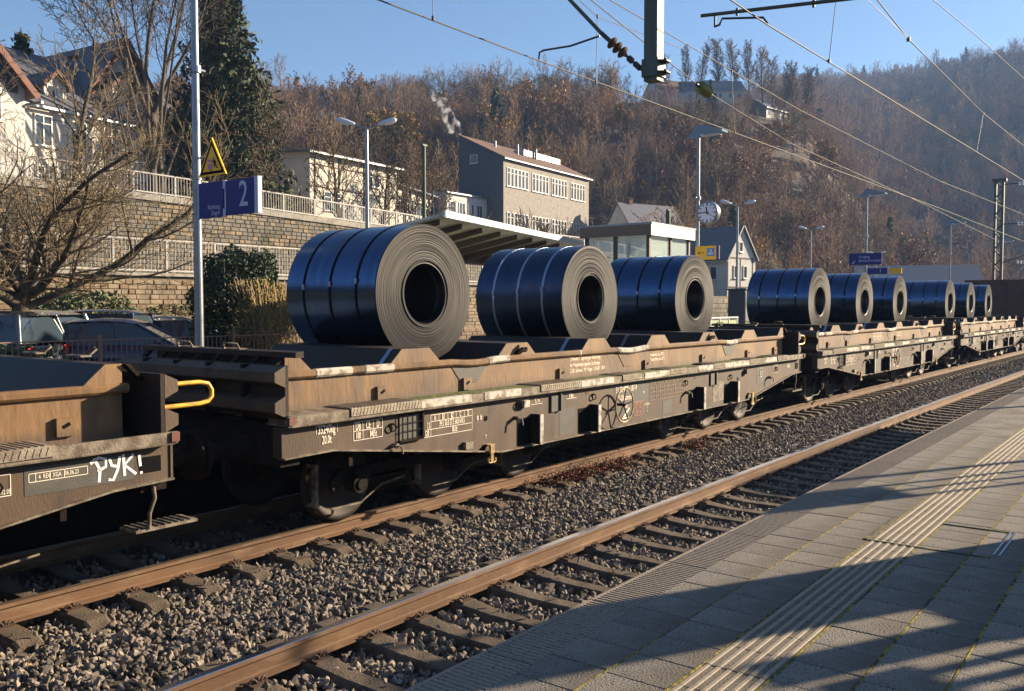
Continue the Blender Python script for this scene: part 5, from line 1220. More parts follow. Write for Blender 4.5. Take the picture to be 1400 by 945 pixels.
# small houses right of it
house('slate_roof_house', 'little white gabled house with blue slate roof behind the lift shaft roof', (101.5, 57.6, 8.2), -20, 9.5, 4.8, 4.7, 3.0, 'wwall', 'slate', [('g1', 2.4, 5.4, .8, .9, 0, 0)], oh=.2, down=8, chim=[(2, 2.4, .6)])
h3 = house('slate_roof_house', 'white half timbered house with blue slate roof behind the station clock', (67.0, 31.2, 1.0), 3, 6.6, 4.4, 5.6, 2.8, 'wwall', 'slate', [('f', 1.4 + 1.9 * k, z, .75, 1.2, 0, 0) for k in range(3) for z in (1.4, 4.3)] + [('g1', 1.2, 4.4, .6, 1.1, 0, 0), ('g1', 2.7, 4.4, .6, 1.1, 0, 0), ('g1', 2, 6.6, .6, .9, 0, 0), ('g1', 1.2, 1.5, .6, 1.1, 0, 0)], oh=.25)
# this one shows its gable towards the track side
h3.rotation_euler.z = R(-100); h3.location = (74, 38.2, 1.0)
for z in (3.0, 5.55): MB().box(6.6, 6.63, 0, 4, z, z + .12).build('timber_beam', M['timber'], h3)
for y in (.0, 1.95, 3.9): MB().box(6.6, 6.63, y, y + .1, 3, 5.6).build('timber_beam', M['timber'], h3)
# far grey hall
house('grey_hall', 'low grey gabled hall beyond the far platform signs', (97, 27.5, .4), -72, 12, 16, 3.2, 3.2, 'slated', 'slate', [], oh=.3, cat='hall', chim=[(3, 13, .2)])
# hilltop houses
HT = [(27.75, 246, 9, 8, 3.2, 3.6, 'wwall', 'tileroof', -30, 'gabled brown roofed house at the left end of the hilltop group'), (26.3, 250, 14, 8, 3.0, 3.2, 'wwall', 'slate', -55, 'long dark roofed hilltop house with a small white gable'),
      (25.9, 233, 13, 9, 2.4, 1.0, 'wwall', 'tileroof', -50, 'flat roofed bungalow below the other hilltop houses'), (24.9, 236, 10, 8, 6.0, 3.2, 'wwall', 'slate', -48, 'tall white hilltop house beside the green insulator'), (21.3, 250, 13, 8, 2.4, 2.6, 'slated', 'slate', -10, 'dark roofed hilltop house behind the row of tall trees'), 
      (52.2, 182, 12, 8, 3.2, 3.2, 'wwall', 'tileroof', 20, 'house with dark roof on the skyline left of the pointed conifer'), (43.4, 205, 9, 7, 3.0, 3.0, 'wwall', 'tileroof', 15, 'brown gabled house on the skyline behind the golden tree'), (37.0, 214, 11, 8, 4.4, 3.0, 'wwall', 'tileroof', 10, 'white half hidden house on the wooded slope above the smoking roof'), (32.4, 222, 11, 8, 4.0, 3.0, 'wwall', 'slate', 10, 'blue roofed house behind the trees near the top of the slope')]
for (a, d, L_h, W_h, H_h, rh_, wl, rf, rz, lb) in HT:
    x, y = pol(a, d); z = terrain(x, y)
    house('hilltop_house', lb, (x, y, z + .6), rz + (0 if a < 30 else 0), L_h, W_h, H_h, rh_, wl, rf, [('f', L_h * (k + .5) / 4, H_h * .5 if H_h < 5 else H_h * .3, .9, 1.2, 0, 0) for k in range(4)] + ([('f', L_h * (k + .5) / 4, H_h * .75, .9, 1.2, 0, 0) for k in range(4)] if H_h > 5 else []), oh=.4, down=9, chim=[(L_h * .4, W_h * .5, .7)])

# smoke rising from the slate building
ms = bpy.data.materials.new('smoke'); ms.use_nodes = True; N = ms.node_tree; N.nodes.remove(N.nodes['Principled BSDF']); pv = N.nodes.new('ShaderNodeVolumePrincipled'); pv.inputs['Density'].default_value = .5; pv.inputs['Color'].default_value = (.95, .95, .97, 1); pv.inputs['Anisotropy'].default_value = 0
tn = N.nodes.new('ShaderNodeTexNoise'); tn.inputs['Scale'].default_value = 1.3; tn.inputs['Detail'].default_value = 5; tcn = N.nodes.new('ShaderNodeTexCoord'); N.links.new(tcn.outputs['Object'], tn.inputs['Vector'])
mr = N.nodes.new('ShaderNodeMapRange'); mr.inputs['From Min'].default_value = .50; mr.inputs['From Max'].default_value = .72; mr.inputs['To Max'].default_value = 1.7; N.links.new(tn.outputs['Fac'], mr.inputs['Value']); N.links.new(mr.outputs[0], pv.inputs['Density']); N.links.new(pv.outputs[0], N.nodes['Material Output'].inputs['Volume'])
m = MB(); sx0, sy0, sz0 = 79.9 - .3, 67.6, 21.9
r = random.Random(3)
for i in range(15):
    f = i / 14; cx = sx0 - .3 * f * 6 + r.gauss(0, .2); cy = sy0 + f * 2.2 + r.gauss(0, .2); cz = sz0 + f * 5.0; rr_ = .38 + .34 * math.sin(f * 3.0) + r.uniform(-.1, .1)
    m.lathe([(.001, -rr_)] + [(rr_ * math.sin(k * math.pi / 8), -rr_ * math.cos(k * math.pi / 8)) for k in range(1, 8)] + [(.001, rr_)], (cx, cy, cz), 'z', 12)
tag(m.build('smoke', ms), 'thin white smoke drifting up from the slate building', kind='stuff')

# ------------------------------------------------------------------ parked cars
def car(label, loc, rz, paint, kind='hatch'):
    t = thing('parked_car', label, 'car', loc, R(rz), 'cars parked behind the station fence')
    hs = 1.48 if kind == 'hatch' else 1.68; belt = .92 if kind == 'hatch' else 1.02
    secs = [(-2.1, .42, .55, .70), (-2.05, .30, belt - .1, .80), (-1.7, .24, belt, .86), (-.6, .2, belt, .89), (.5, .2, belt - .01, .89), (1.0, .2, belt - .06, .88), (1.6, .24, belt - .14, .84), (2.05, .3, .72, .74), (2.18, .38, .55, .62)]
    m = MB(); vs = []
    for (x, zl, zh, hw) in secs:
        mid = (zl + zh) / 2
        vs += [(x, -hw * .92, zl), (x, -hw, mid), (x, -hw * .96, zh - .05), (x, -hw * .82, zh), (x, hw * .82, zh), (x, hw * .96, zh - .05), (x, hw, mid), (x, hw * .92, zl)]
    fs = [(i * 8 + k, i * 8 + (k + 1) % 8, (i + 1) * 8 + (k + 1) % 8, (i + 1) * 8 + k) for i in range(len(secs) - 1) for k in range(8)]
    fs += [tuple(range(8)), tuple(range(64, 72))]
    m.add(vs, fs, 0, True); b = recalc(m.build('body', paint, t))
    # cabin: glass band with pillars and roof
    xb0, xb1, xt0, xt1 = (-1.95, 1.05, -1.45, .15) if kind == 'hatch' else (-2.0, 1.0, -1.8, .2)
    zb, zt = belt - .02, hs - .07; wb, wt = .80, .62
    B = [(xb0, -wb, zb), (xb1, -wb, zb), (xb1, wb, zb), (xb0, wb, zb)]; T_ = [(xt0, -wt, zt), (xt1, -wt, zt), (xt1, wt, zt), (xt0, wt, zt)]
    m = MB(); m.add(B + T_, [(0, 1, 5, 4), (1, 2, 6, 5), (2, 3, 7, 6), (3, 0, 4, 7), (4, 5, 6, 7)]); recalc(m.build('windows', M['glassd'], t))
    m = MB(); vs = []
    for (x, z, w_) in ((xt0 - .12, zt - .03, wt - .02), (xt0 + .2, zt + .05, wt - .04), (-.6, zt + .09, wt - .06), (xt1 - .2, zt + .06, wt - .04), (xt1 + .12, zt - .03, wt - .02)):
        vs += [(x, -w_ - .05, z - .02), (x, -w_ + .12, z + .035), (x, w_ - .12, z + .035), (x, w_ + .05, z - .02)]
    m.add(vs, [(i * 4 + k, i * 4 + k + 1, (i + 1) * 4 + k + 1, (i + 1) * 4 + k) for i in range(4) for k in range(3)], 0, True); recalc(m.build('roof', paint, t))
    for s in (-1, 1):
        for (bx, tx, r_) in ((xb1 + .0, xt1 + .02, .035), (.0 - .2, -.3, .03), (xb0 + .05, xt0, .06), (-1.15, -1.05, .025)):
            m = MB(); m.cyl((bx, s * (wb + .012), zb), (tx, s * (wt + .012), zt), r_, n=6); m.build('pillar', paint, t)
        m = MB(); m.lathe([(.001, -.1), (.07, -.06), (.09, 0), (.07, .05), (.001, .08)], (.72, s * 1.0, belt + .05), 'y', 8); m.build('mirror', paint, t)
        m = MB(); m.obox((2.04, s * .58, .68), Vector((1, 0, 0)), Vector((0, 1, 0)), Vector((0, 0, 1)), .09, .15, .07); m.build('headlight', M['alu'], t)
        m = MB(); m.obox((-2.02, s * .66, .82), Vector((1, 0, 0)), Vector((0, 1, 0)), Vector((0, 0, 1)), .06, .11, .12); m.build('tail_light', M['red_l'], t)
        for x in (-1.35, 1.4):
            m = MB(); m.cyl((x, s * .66, .31), (x, s * .88, .31), .31, n=18); w_ = m.build('wheel', M['tyre'], t); m = MB(); m.cyl((x, s * .87, .31), (x, s * .89, .31), .2, n=14); m.build('rim', M['galv'], w_)
    return t
M['red_l'] = mat('tail_light_red', (.5, .02, .01), .3)
pn = mat('car_navy', (.012, .018, .05), .25, .3, coat=1); pk = mat('car_black', (.012, .012, .015), .25, .2, coat=1); ps = mat('car_silver', (.45, .46, .48), .3, .8, coat=1); pg = mat('car_grey', (.10, .11, .12), .3, .6, coat=1)
car('dark blue hatchback with bright windscreen, nearest behind the fence', (11.75, 20.35, .62), -42, pn)
car('dark blue estate car seen from behind, rear of the nearest hatchback', (12.6, 24.8, .62), 128, pn, 'suv')
car('silver car with red tail light, just right of the tree trunk', (10.2, 23.2, .62), 100, ps, 'suv')
car('grey car partly hidden behind the tree trunk at the left edge', (8.6, 22.0, .62), 120, pg, 'suv')
car('black car right of the sign pole, behind the fence', (15.3, 23.6, .62), -50, pk)
car('white car roof between the laurel and the dark blue estate', (16.6, 27.4, .62), 0, ps)

# ------------------------------------------------------------------ poles, signs, lamps of the far platform
def shade_lamp(label, x, y, h=7.6, base=.7):
    t = thing('platform_lamp', label, 'lamp post', (x, y + dev(x), base), 0, 'lamp posts with folded blue shades on the far platform')
    m = MB(); m.cyl((0, 0, 0), (0, 0, 1.0), .085, n=12); m.cyl((0, 0, 1.0), (0, 0, h - base), .068, .05, n=12); m.build('pole', M['galv'], t)
    z = h - base
    m = MB(); P_ = [(0, .35, z - .05), (.16, .0, z + .30), (-.16, .0, z + .30), (.22, -.85, z + .05), (-.22, -.85, z + .05), (0, .32, z - .09), (.2, -.84, z - .0), (-.2, -.84, z - .0)]
    m.add(P_, [(0, 1, 2), (1, 3, 4, 2), (0, 5, 6, 3, 1), (0, 2, 4, 7, 5), (3, 6, 7, 4), (5, 7, 6)]); recalc(m.build('lamp_shade', M['lampblue'], t))
    m = MB(); m.box(-.1, .1, -.7, -.1, z - .06, z - .0); m.build('lamp_glass', M['lampw'], t)
    m = MB(); m.cyl((-.16, 0, z - 1.9), (.16, 0, z - 1.9), .03, n=6); m.cyl((0, 0, z - 1.95), (0, 0, z - 1.85), .09, n=10); m.build('collar', M['galv'], t)
    return t
shade_lamp('tall lamp post carrying the number 2 platform sign, beside the nearest coil', 7.98, 12.0, 7.9)
shade_lamp('lamp post with blue shade above the station clock', 25.1, 12.0)
shade_lamp('lamp post with blue shade above the blue exit sign', 43.4, 12.4)
shade_lamp('third shaded lamp post, above the first coil of the distant wagon', 61.5, 12.6)
shade_lamp('farthest shaded lamp post, right of the lattice mast', 81, 12.9)
# sign 2
sg_ = thing('platform_sign', 'navy blue platform sign with a large white 2, Richtung Siegen', 'sign', (7.98, 11.9, 4.02))
m = MB(); m.box(-.03, .03, -.60, .0, -.26, .26); m.build('sign_panel', M['navy'], sg_); m = MB(); m.box(-.03, .03, -1.34, -.66, -.25, .25); m.build('sign_panel', M['navy'], sg_)
m = MB(); m.box(-.038, .034, -1.42, -1.34, -.26, .26); m.box(-.038, .034, .0, .035, -.26, .27); m.box(-.038, -.0, -.66, -.60, .14, .26); m.box(-.038, -.0, -.66, -.60, -.26, -.15); m.box(-.02, .02, -.645, -.615, -.25, .25); m.build('sign_frame', M['signw'], sg_)
text('Richtung', (-.032, -.52 + .0, -.11), .105, M['signw'], sg_, .82, rz=-90, align='RIGHT'); text('Siegen', (-.032, -.52, -.20), .105, M['signw'], sg_, .82, rz=-90, align='RIGHT')
text('2', (-.032, -1.08, .02), .52, M['signw'], sg_, .85, rz=-90, bold=.004)
m = MB()
for z in (.33, .16, -.05, -.2): m.cyl((0, .1, z), (0, .1, z + .025), .08, n=12)
m.cyl((0, .05, .65), (0, -.25, .66), .014, n=6); m.build('bracket', M['galv'], sg_)
wt = thing('warning_sign', 'yellow triangular warning sign above the number 2 sign', 'sign', (7.95, 11.55, 4.37))
def tri(hw_, hh, x0, x1, z0=0): return [(-.0 - hw_, z0), (hw_, z0), (0, z0 + hh)]
m = MB(); m.prism(tri(.34, .56, 0, 0), 'x', -.012, .012); recalc(m.build('sign_plate', M['signo'], wt))
m = MB(); A_ = tri(.30, .49, 0, 0, .025); B_ = tri(.235, .385, 0, 0, .065)
for i in range(3):
    j = (i + 1) % 3; m.add([(-.0145, A_[i][0], A_[i][1]), (-.0145, A_[j][0], A_[j][1]), (-.0145, B_[j][0], B_[j][1]), (-.0145, B_[i][0], B_[i][1])], [(0, 1, 2, 3)])
m.build('border', M['blk'], wt)
m = MB(); m.box(-.0150, -.0135, -.02, .10, .10, .24); m.build('train_symbol', M['pink'], wt); m = MB(); m.box(-.0165, -.0150, .0, .085, .175, .205); m.build('train_window', M['signo'], wt)
m = MB()
for a, b, r_ in (((-.06, .225), (-.085, .165), .014), ((-.085, .165), (-.06, .13), .009), ((-.085, .165), (-.12, .125), .009), ((-.065, .215), (-.03, .20), .007), ((-.065, .215), (-.105, .20), .007)): m.cyl((-.0165, a[0], a[1]), (-.0165, b[0], b[1]), r_, n=5)
m.cyl((-.0165, -.053, .25), (-.0165, -.052, .251), .015, n=8); m.box(-.0165, -.0145, -.15, -.10, .105, .115); m.build('figure_symbol', M['blk'], wt)
text('Zug', (-.0150, .03, .085), .03, M['blk'], wt, 1, rz=-90)
# clock
ck = thing('station_clock', 'round double sided station clock showing quarter to twelve', 'clock', (25.05, 11.52, 5.23))
m = MB(); m.lathe([(.29, -.12), (.335, -.12), (.345, -.09), (.345, .09), (.335, .12), (.29, .12)], (0, 0, 0), 'x', 36); recalc(m.build('case', M['galv'], ck))
m = MB(); m.cyl((-.11, 0, 0), (.11, 0, 0), .31, n=36); m.build('dial', M['dial'], ck)
m = MB()
for k in range(12):
    a = R(30 * k); u = Vector((0, -math.sin(a), math.cos(a))); v_ = Vector((0, math.cos(a), math.sin(a))); m.obox(Vector((-.114, 0, 0)) + u * .25, Vector((1, 0, 0)), v_, u, .003, .012 if k % 3 else .017, .03 if k % 3 else .042)
m.build('hour_marks', M['blk'], ck)
for nm, deg, l_, w_, mt in (('hour_hand', 352, .17, .016, 'blk'), ('minute_hand', 270, .25, .012, 'blk'), ('second_hand', 125, .19, .006, 'red')):
    a = R(deg); u = Vector((0, -math.sin(a), math.cos(a))); v_ = Vector((0, math.cos(a), math.sin(a))); m = MB(); m.obox(Vector((-.118 - (.003 if nm[0] == 'm' else .006 if nm[0] == 's' else 0), 0, 0)) + u * (l_ / 2 - .03), Vector((1, 0, 0)), v_, u, .002, w_, l_ / 2 + .03); m.build(nm, M[mt], ck)
m = MB(); m.cyl((0, .33, 0), (0, .42, 0), .05, n=10); m.build('arm', M['galv'], ck)
# boards below the clock
b1 = thing('direction_sign', 'navy and yellow direction board with an arrow below the clock', 'sign', (25.0, 12, 4.03))
m = MB(); m.box(-.03, .03, .12, 1.0, -.05, .21); m.build('sign_panel', M['navy'], b1); m = MB(); m.box(-.035, .035, -.78, -.10, -.20, .21); m.build('yellow_panel', M['signy'], b1); m = MB(); m.box(-.036, .036, -.86, -.78, -.20, .21); m.build('end_panel', M['navy'], b1)
m = MB(); m.box(-.037, -.035, -.72, -.48, -.1, .14); m.build('symbol_panel', mat('symbol_blue', (.05, .18, .45), .4), b1)
m = MB(); m.box(-.0385, -.037, -.68, -.52, -.06, .02); m.box(-.0385, -.037, -.64, -.56, .03, .10); m.build('symbol', M['signw'], b1)
m = MB(); m.box(-.037, -.035, -.38, -.18, .0, .015); m.prism([(-.18, .0075), (-.24, .05), (-.25, .04), (-.20, .0075), (-.25, -.025), (-.24, -.035)], 'x', -.037, -.035); recalc(m.build('arrow', M['blk'], b1))
b2 = thing('exit_sign', 'navy exit sign with white arrow and lettering, under the second shaded lamp', 'sign', (43.2, 12.0, 4.62))
m = MB(); m.box(-.03, .03, -.75, .72, -.27, .27); m.build('sign_panel', M['navy'], b2)
text('Ausgang', (-.032, .28, .10), .17, M['signw'], b2, .85, rz=-90, align='LEFT'); text('Bahnhofsvorplatz', (-.032, .28, -.08), .17, M['signw'], b2, .85, rz=-90, align='LEFT')
m = MB(); m.obox((-.033, .5, -.13), Vector((1, 0, 0)), Vector((0, .707, -.707)), Vector((0, .707, .707)), .002, .09, .012); m.box(-.035, -.031, .54, .57, -.21, -.11); m.box(-.035, -.031, .47, .57, -.21, -.185); m.build('arrow', M['signw'], b2)
b3 = thing('platform_sign', 'small navy sign with a white 1 beside a yellow board under the exit sign', 'sign', (43.2, 11.0, 4.05))
m = MB(); m.box(-.03, .03, .0, .9, -.14, .14); m.build('sign_panel', M['navy'], b3); m = MB(); m.box(-.03, .03, -.62, -.06, -.14, .12); m.build('yellow_panel', M['signy'], b3); m = MB(); m.box(-.035, .03, -.06, .0, -.14, .14); m.build('sign_frame', M['signw'], b3); text('1', (-.032, .3, 0), .26, M['signw'], b3, .9, rz=-90)

def twin_lamp(label, x, y, z, h_):
    t = thing('twin_lamp', label, 'street lamp', (x, y, .62), R(-52), 'twin armed street lamps along the car park'); H_ = z - .62
    m = MB(); m.cyl((0, 0, 0), (0, 0, H_), .075, .05, 10); m.build('pole', M['galv'], t)
    for s in (-1, 1):
        m = MB(); m.tube([(0, 0, H_ - .03), (s * .18, 0, H_ + .02), (s * .34, 0, H_ + .10)], .03, 6); m.build('arm', M['galv'], t)
        m = MB(); d = Vector((s * .95, 0, .25)).normalized(); c0 = Vector((s * .34, 0, H_ + .10)); vs = []; fs = []
        prof = [(0, .045, .05), (.05, .06, .065), (.2, .085, .10), (.38, .095, .115), (.5, .075, .10), (.56, .03, .05)]
        u = Vector((0, 1, 0)); v_ = d.cross(u); v_ = v_ if v_.z > 0 else -v_
        for (l_, hh, ww) in prof:
            for k in range(10): a = 2 * math.pi * k / 10; vs.append(c0 + d * l_ + u * math.cos(a) * ww + v_ * math.sin(a) * hh * (1 if math.sin(a) > 0 else .7))
        fs = [(i * 10 + k, i * 10 + (k + 1) % 10, (i + 1) * 10 + (k + 1) % 10, (i + 1) * 10 + k) for i in range(5) for k in range(10)] + [tuple(range(10)), tuple(range(50, 60))]
        m.add(vs, fs, 0, True); recalc(m.build('lamp_head', M['lampw'], t))
        m = MB(); vs = []
        for (l_, hh, ww) in prof[2:5]:
            for k in range(6): a = math.pi + math.pi * (k + .5) / 6; vs.append(c0 + d * l_ + u * math.cos(a) * ww * 1.03 + v_ * math.sin(a) * hh * .95)
        m.add(vs, [(i * 6 + k, i * 6 + k + 1, (i + 1) * 6 + k + 1, (i + 1) * 6 + k) for i in range(2) for k in range(5)]); m.build('lamp_glass', M['dial'], t)
    return t
twin_lamp('twin armed street lamp above the nearest coil', 18.4, 19.2, 7.62, 7)
twin_lamp('twin armed street lamp right of the station clock', 42.3, 17.9, 7.4, 7)
twin_lamp('small twin armed street lamp behind the second wagon', 61.2, 20.6, 7.6, 7)
twin_lamp('farthest twin armed lamp, behind the exit sign', 92, 24.5, 7.5, 7)
def plain_post(label, x, y, z0, z1, r_, mt):
    t = thing('post', label, 'post', (x, y, z0)); m = MB(); m.cyl((0, 0, 0), (0, 0, z1 - z0), r_, n=8); m.box(-.1, .1, -.06, .06, z1 - z0, z1 - z0 + .05); m.build('shaft', M[mt], t); return t
plain_post('plain green post between the twin lamp and the slate gable', 21.5, 19.8, .6, 7.6, .06, 'mastg')
plain_post('thin ivy clad wooden pole left of the clock lamp post', 40.5, 20.8, .6, 7.2, .12, 'mastg')

# canopy of the far platform
cp = thing('platform_canopy', 'winged platform canopy with dark ribs behind the nearest two coils', 'canopy', (12.86, 11.33, 0), R(15))
LC = 8.7
def slab4(pts, th, nm, mt):
    m = MB(); vs = [Vector(p) for p in pts] + [Vector(p) + Vector((0, 0, th)) for p in pts]; m.add(vs, [(0, 1, 2, 3), (7, 6, 5, 4), (0, 4, 5, 1), (1, 5, 6, 2), (2, 6, 7, 3), (3, 7, 4, 0)]); return recalc(m.build(nm, M[mt], cp))
slab4([(0, 0, 4.17), (LC, 0, 4.17), (LC, 2.1, 3.78), (0, 2.1, 3.78)], .05, 'roof_wing', 'canopy'); slab4([(1.9, 2.4, 3.72), (LC, 2.4, 3.72), (LC, 3.9, 3.95), (1.9, 3.9, 3.95)], .05, 'roof_wing', 'canopy')
m = MB(); m.box(0, LC, 2.08, 2.42, 3.55, 3.80); m.build('main_beam', M['canopyd'], cp); m = MB(); m.box(-.02, LC + .02, -.05, .0, 4.13, 4.26); m.build('edge_trim', M['alu'], cp)
for k in range(9):
    x = .25 + k * 1.02; m = MB(); m.add([(x, .25, 4.12), (x + .07, .25, 4.12), (x + .07, 2.08, 3.76), (x, 2.08, 3.76), (x, .25, 4.02), (x + .07, .25, 4.02), (x + .07, 2.08, 3.58), (x, 2.08, 3.58)], [(0, 1, 2, 3), (7, 6, 5, 4), (0, 4, 5, 1), (1, 5, 6, 2), (2, 6, 7, 3), (3, 7, 4, 0)]); recalc(m.build('rib', M['canopyd'], cp))
    if k < 2: continue
    m = MB(); m.add([(x, 2.42, 3.70), (x + .07, 2.42, 3.70), (x + .07, 3.8, 3.92), (x, 3.8, 3.92), (x, 2.42, 3.55), (x + .07, 2.42, 3.55), (x + .07, 3.8, 3.84), (x, 3.8, 3.84)], [(0, 1, 2, 3), (7, 6, 5, 4), (0, 4, 5, 1), (1, 5, 6, 2), (2, 6, 7, 3), (3, 7, 4, 0)]); recalc(m.build('rib', M['canopyd'], cp))
for x in (1.2, 4.3, 7.4): MB().box(x, x + .14, 2.18, 2.32, .7, 3.56).build('post', M['canopyd'], cp)
M['glassg'] = mat('shelter_glass', (.42, .50, .34), .1, 0, (.62, .66, .42), 3, 4, spec=.6, streak=(1, 1, 6))
for x in (1.34, 2.8): MB().box(x, x + 1.4, 2.24, 2.26, .9, 3.0).build('glass_panel', M['glassg'], cp)
# glazed lift shaft
lf = thing('lift_shaft', 'glazed lift shaft with flat grey fascia behind the third coil', 'lift shaft', (20.4, 11.0, .7))
LW, LD, LH = 2.35, 1.95, 3.85
m = MB(); m.box(-.08, LW + .1, -.1, LD + .1, LH - .30, LH - .02); m.build('fascia', M['alu'], lf); m = MB(); m.box(-.095, -.082, -.1, LD + .1, LH - .30, LH - .02); m.build('side_fascia', M['bronze'], lf); m = MB(); m.box(-.1, LW + .12, -.12, LD + .12, LH - .02, LH + .03); m.build('roof', M['galv'], lf)
for (x, y) in ((0, 0), (LW / 2, 0), (LW - .09, 0), (0, LD - .09), (LW - .09, LD - .09), (0, LD / 2)): MB().box(x, x + .09, y, y + .09, 0, LH - .3).build('post', M['canopyd'], lf)
for (a, b) in ((.09, LW / 2), (LW / 2 + .09, LW - .09)): MB().box(a, b, .035, .05, .1, LH - .32).build('pane', M['glass'], lf)
for (a, b) in ((.09, LD / 2), (LD / 2 + .09, LD - .09)): MB().box(.035, .05, a, b, .1, LH - .32).build('pane', M['glass'], lf)
MB().box(LW - .05, LW - .035, .09, LD - .09, .1, LH - .32).build('pane', M['glass'], lf); MB().box(.09, LW - .09, LD - .05, LD - .035, .1, LH - .32).build('pane', M['glass'], lf)
m = MB(); m.box(1.2, 1.55, .9, 1.2, 0, 2.6); m.box(.3, 2.2, 1.3, 1.36, 0, 2.2); m.build('lift_car', M['bronze'], lf)
# cabinet and light railing further along
cbn = thing('cabinet', 'dark upright cabinet with flat lid left of the second group of coils', 'cabinet', (33.6, 14.0, .7)); m = MB(); m.box(-.55, .55, -.35, .35, .05, 2.35); m.box(-.6, .6, -.4, .4, 2.35, 2.42); o = m.build('housing', mat('cabinet_dark', (.03, .04, .055), .5), cbn); bevel(o, .02)
MB().box(-.5, .5, -.362, -.352, .15, 2.25).build('door', M['slated'], cbn)
lr = thing('light_railing', 'pale railing with yellow green panels behind the third coil', 'railing', (28.2, 13.6, .7))
for k in range(6): MB().box(.8 * k - .03, .8 * k + .03, -.03, .03, 0, 1.28).build('post', M['alu'], lr)
MB().box(-.03, 4.03, -.04, .04, 1.28, 1.34).build('rail', M['alu'], lr)
for k in range(5): MB().box(.8 * k + .06, .8 * k + .74, -.01, .01, .15, 1.22).build('panel', M['glassg'], lr)
# distant pale wall with railing along the road right of the clock
stone_wall('stone_wall', 'distant pale stone wall beyond the half timbered house', 'retaining wall', 60, 110, 27.5, .5, lambda x: 3.2, .9, .35, 0, ('stonewg', 'stonew'))

# brown gondola wagon behind the last coil wagon
gx = 5.55 + 15.65 * 3 - .1
gw = thing('gondola_wagon', 'dark brown open gondola wagon at the end of the visible train', 'gondola wagon', (gx, 8.45 + dev(gx), 0), -.0155)
m = MB(); m.box(0, 13, -1.45, -1.40, 1.15, 3.75); m.box(0, 13, 1.40, 1.45, 1.15, 3.75); m.box(0, .05, -1.40, 1.40, 1.15, 3.75); m.box(12.95, 13, -1.40, 1.40, 1.15, 3.75); m.box(.05, 12.95, -1.4, 1.4, 1.1, 1.2); m.build('body', M['brownwag'], gw)
m = MB(); m.box(-.05, 13.05, -1.52, -1.45, 3.66, 3.80); m.box(-.07, 0, -1.5, 1.5, 3.66, 3.80); m.build('top_rim', M['brownwag'], gw)
for k in range(9): MB().box(.1 + k * 1.58, .22 + k * 1.58, -1.53, -1.45, 1.15, 3.66).build('side_rib', M['brownwag'], gw)
for y in (-1.3, -.45, .4, 1.25): MB().box(-.08, 0, y, y + .1, 1.15, 3.66).build('end_rib', M['brownwag'], gw)
MB().box(0, 13, -1.3, 1.3, .75, 1.1).build('underframe', M['under'], gw)
for x in (1.6, 3.4, 9.6, 11.4):
    m = MB()
    for s in (-1, 1): m.cyl((x, s * .7, .46), (x, s * .8, .46), .46, n=20)
    m.cyl((x, -1, .46), (x, 1, .46), .07, n=8); m.build('wheelset', M['wheel'], gw)

# ------------------------------------------------------------------ overhead line
dm = thing('hanging_mast', 'green steel drop mast hanging from the portal above the far track', 'catenary mast', (12.0, 6.42, 5.78))
m = MB(); m.box(-.10, .10, -.11, .11, 0, 4.6); m.build('mast_tube', M['mastg'], dm)
m = MB(); m.box(-.125, .125, -.135, .135, .06, .32); m.build('clamp_box', M['mastg'], dm)
for z in (.10, .26):
    m = MB(); m.prism([(-.14, -.135), (.14, -.135), (.06, -.25), (-.06, -.25)], 'z', z, z + .02); m.cyl((0, -.19, z - .03), (0, -.19, z + .06), .02, n=6); recalc(m.build('lug', M['wired'], dm))
cant = thing('catenary_support', 'brown insulated diagonal arm holding the far track contact wire', 'catenary arm', (12.0, 0, 0))
m = MB(); m.tube([(0, 7.33, 6.66), (0, 7.9, 7.27), (0, 8.6, 8.05)], .032, 8); m.build('tube', M['mastg'], cant)
A0, A1_ = Vector((0, 6.57, 5.94)), Vector((0, 7.33, 6.66)); dd = (A1_ - A0)
m = MB(); m.cyl(A0, A0 + dd * .42, .022, n=8); m.cyl(A0 + dd * .8, A1_, .035, n=8); m.cyl(A0 + dd * .1, A0 + dd * .22, .045, n=8); m.cyl(A0 + dd * .28, A0 + dd * .36, .05, n=8)
m.cyl(A0, A0 + Vector((0, -.1, -.02)), .05, n=8); m.build('rod', M['wired'], cant)
for k in range(3):
    m = MB(); c = A0 + dd * (.50 + .12 * k); u = dd.normalized(); m.cyl(c - u * .03, c, .055, .10, 16); m.cyl(c, c + u * .025, .10, .05, 16); m.cyl(c - u * .07, c + u * .07, .035, n=8); m.build('insulator', M['insul'], cant)
m = MB(); m.tube([(0, 7.36, 6.62), (0, 7.9, 6.56), (0, 8.42, 6.58), (0, 8.5, 6.56), (0, 8.51, 6.45)], .016, 6); m.build('steady_arm', M['wired'], cant)
ca2 = thing('catenary_support', 'dark registration arm at the top right holding the near track contact wire', 'catenary arm', (12.0, 0, 0))
m = MB(); m.tube([(0, 5.66, 6.60), (0, 3.6, 6.42), (0, 1.2, 6.21)], .026, 8); m.build('tube', M['mastg'], ca2)
m = MB(); m.cyl((0, 5.45, 6.58), (0, 5.45, 6.40), .016, n=6); m.tube([(0, 5.45, 6.41), (0, 5.38, 6.42), (0, 5.34, 6.50), (0, 4.74, 6.40), (0, 4.68, 6.31)], .016, 6); m.cyl((0, 5.12, 6.6), (0, 5.12, 6.5), .02, n=6); m.cyl((0, 4.05, 6.5), (0, 4.05, 6.4), .02, n=6); m.build('steady_arm', M['wired'], ca2)
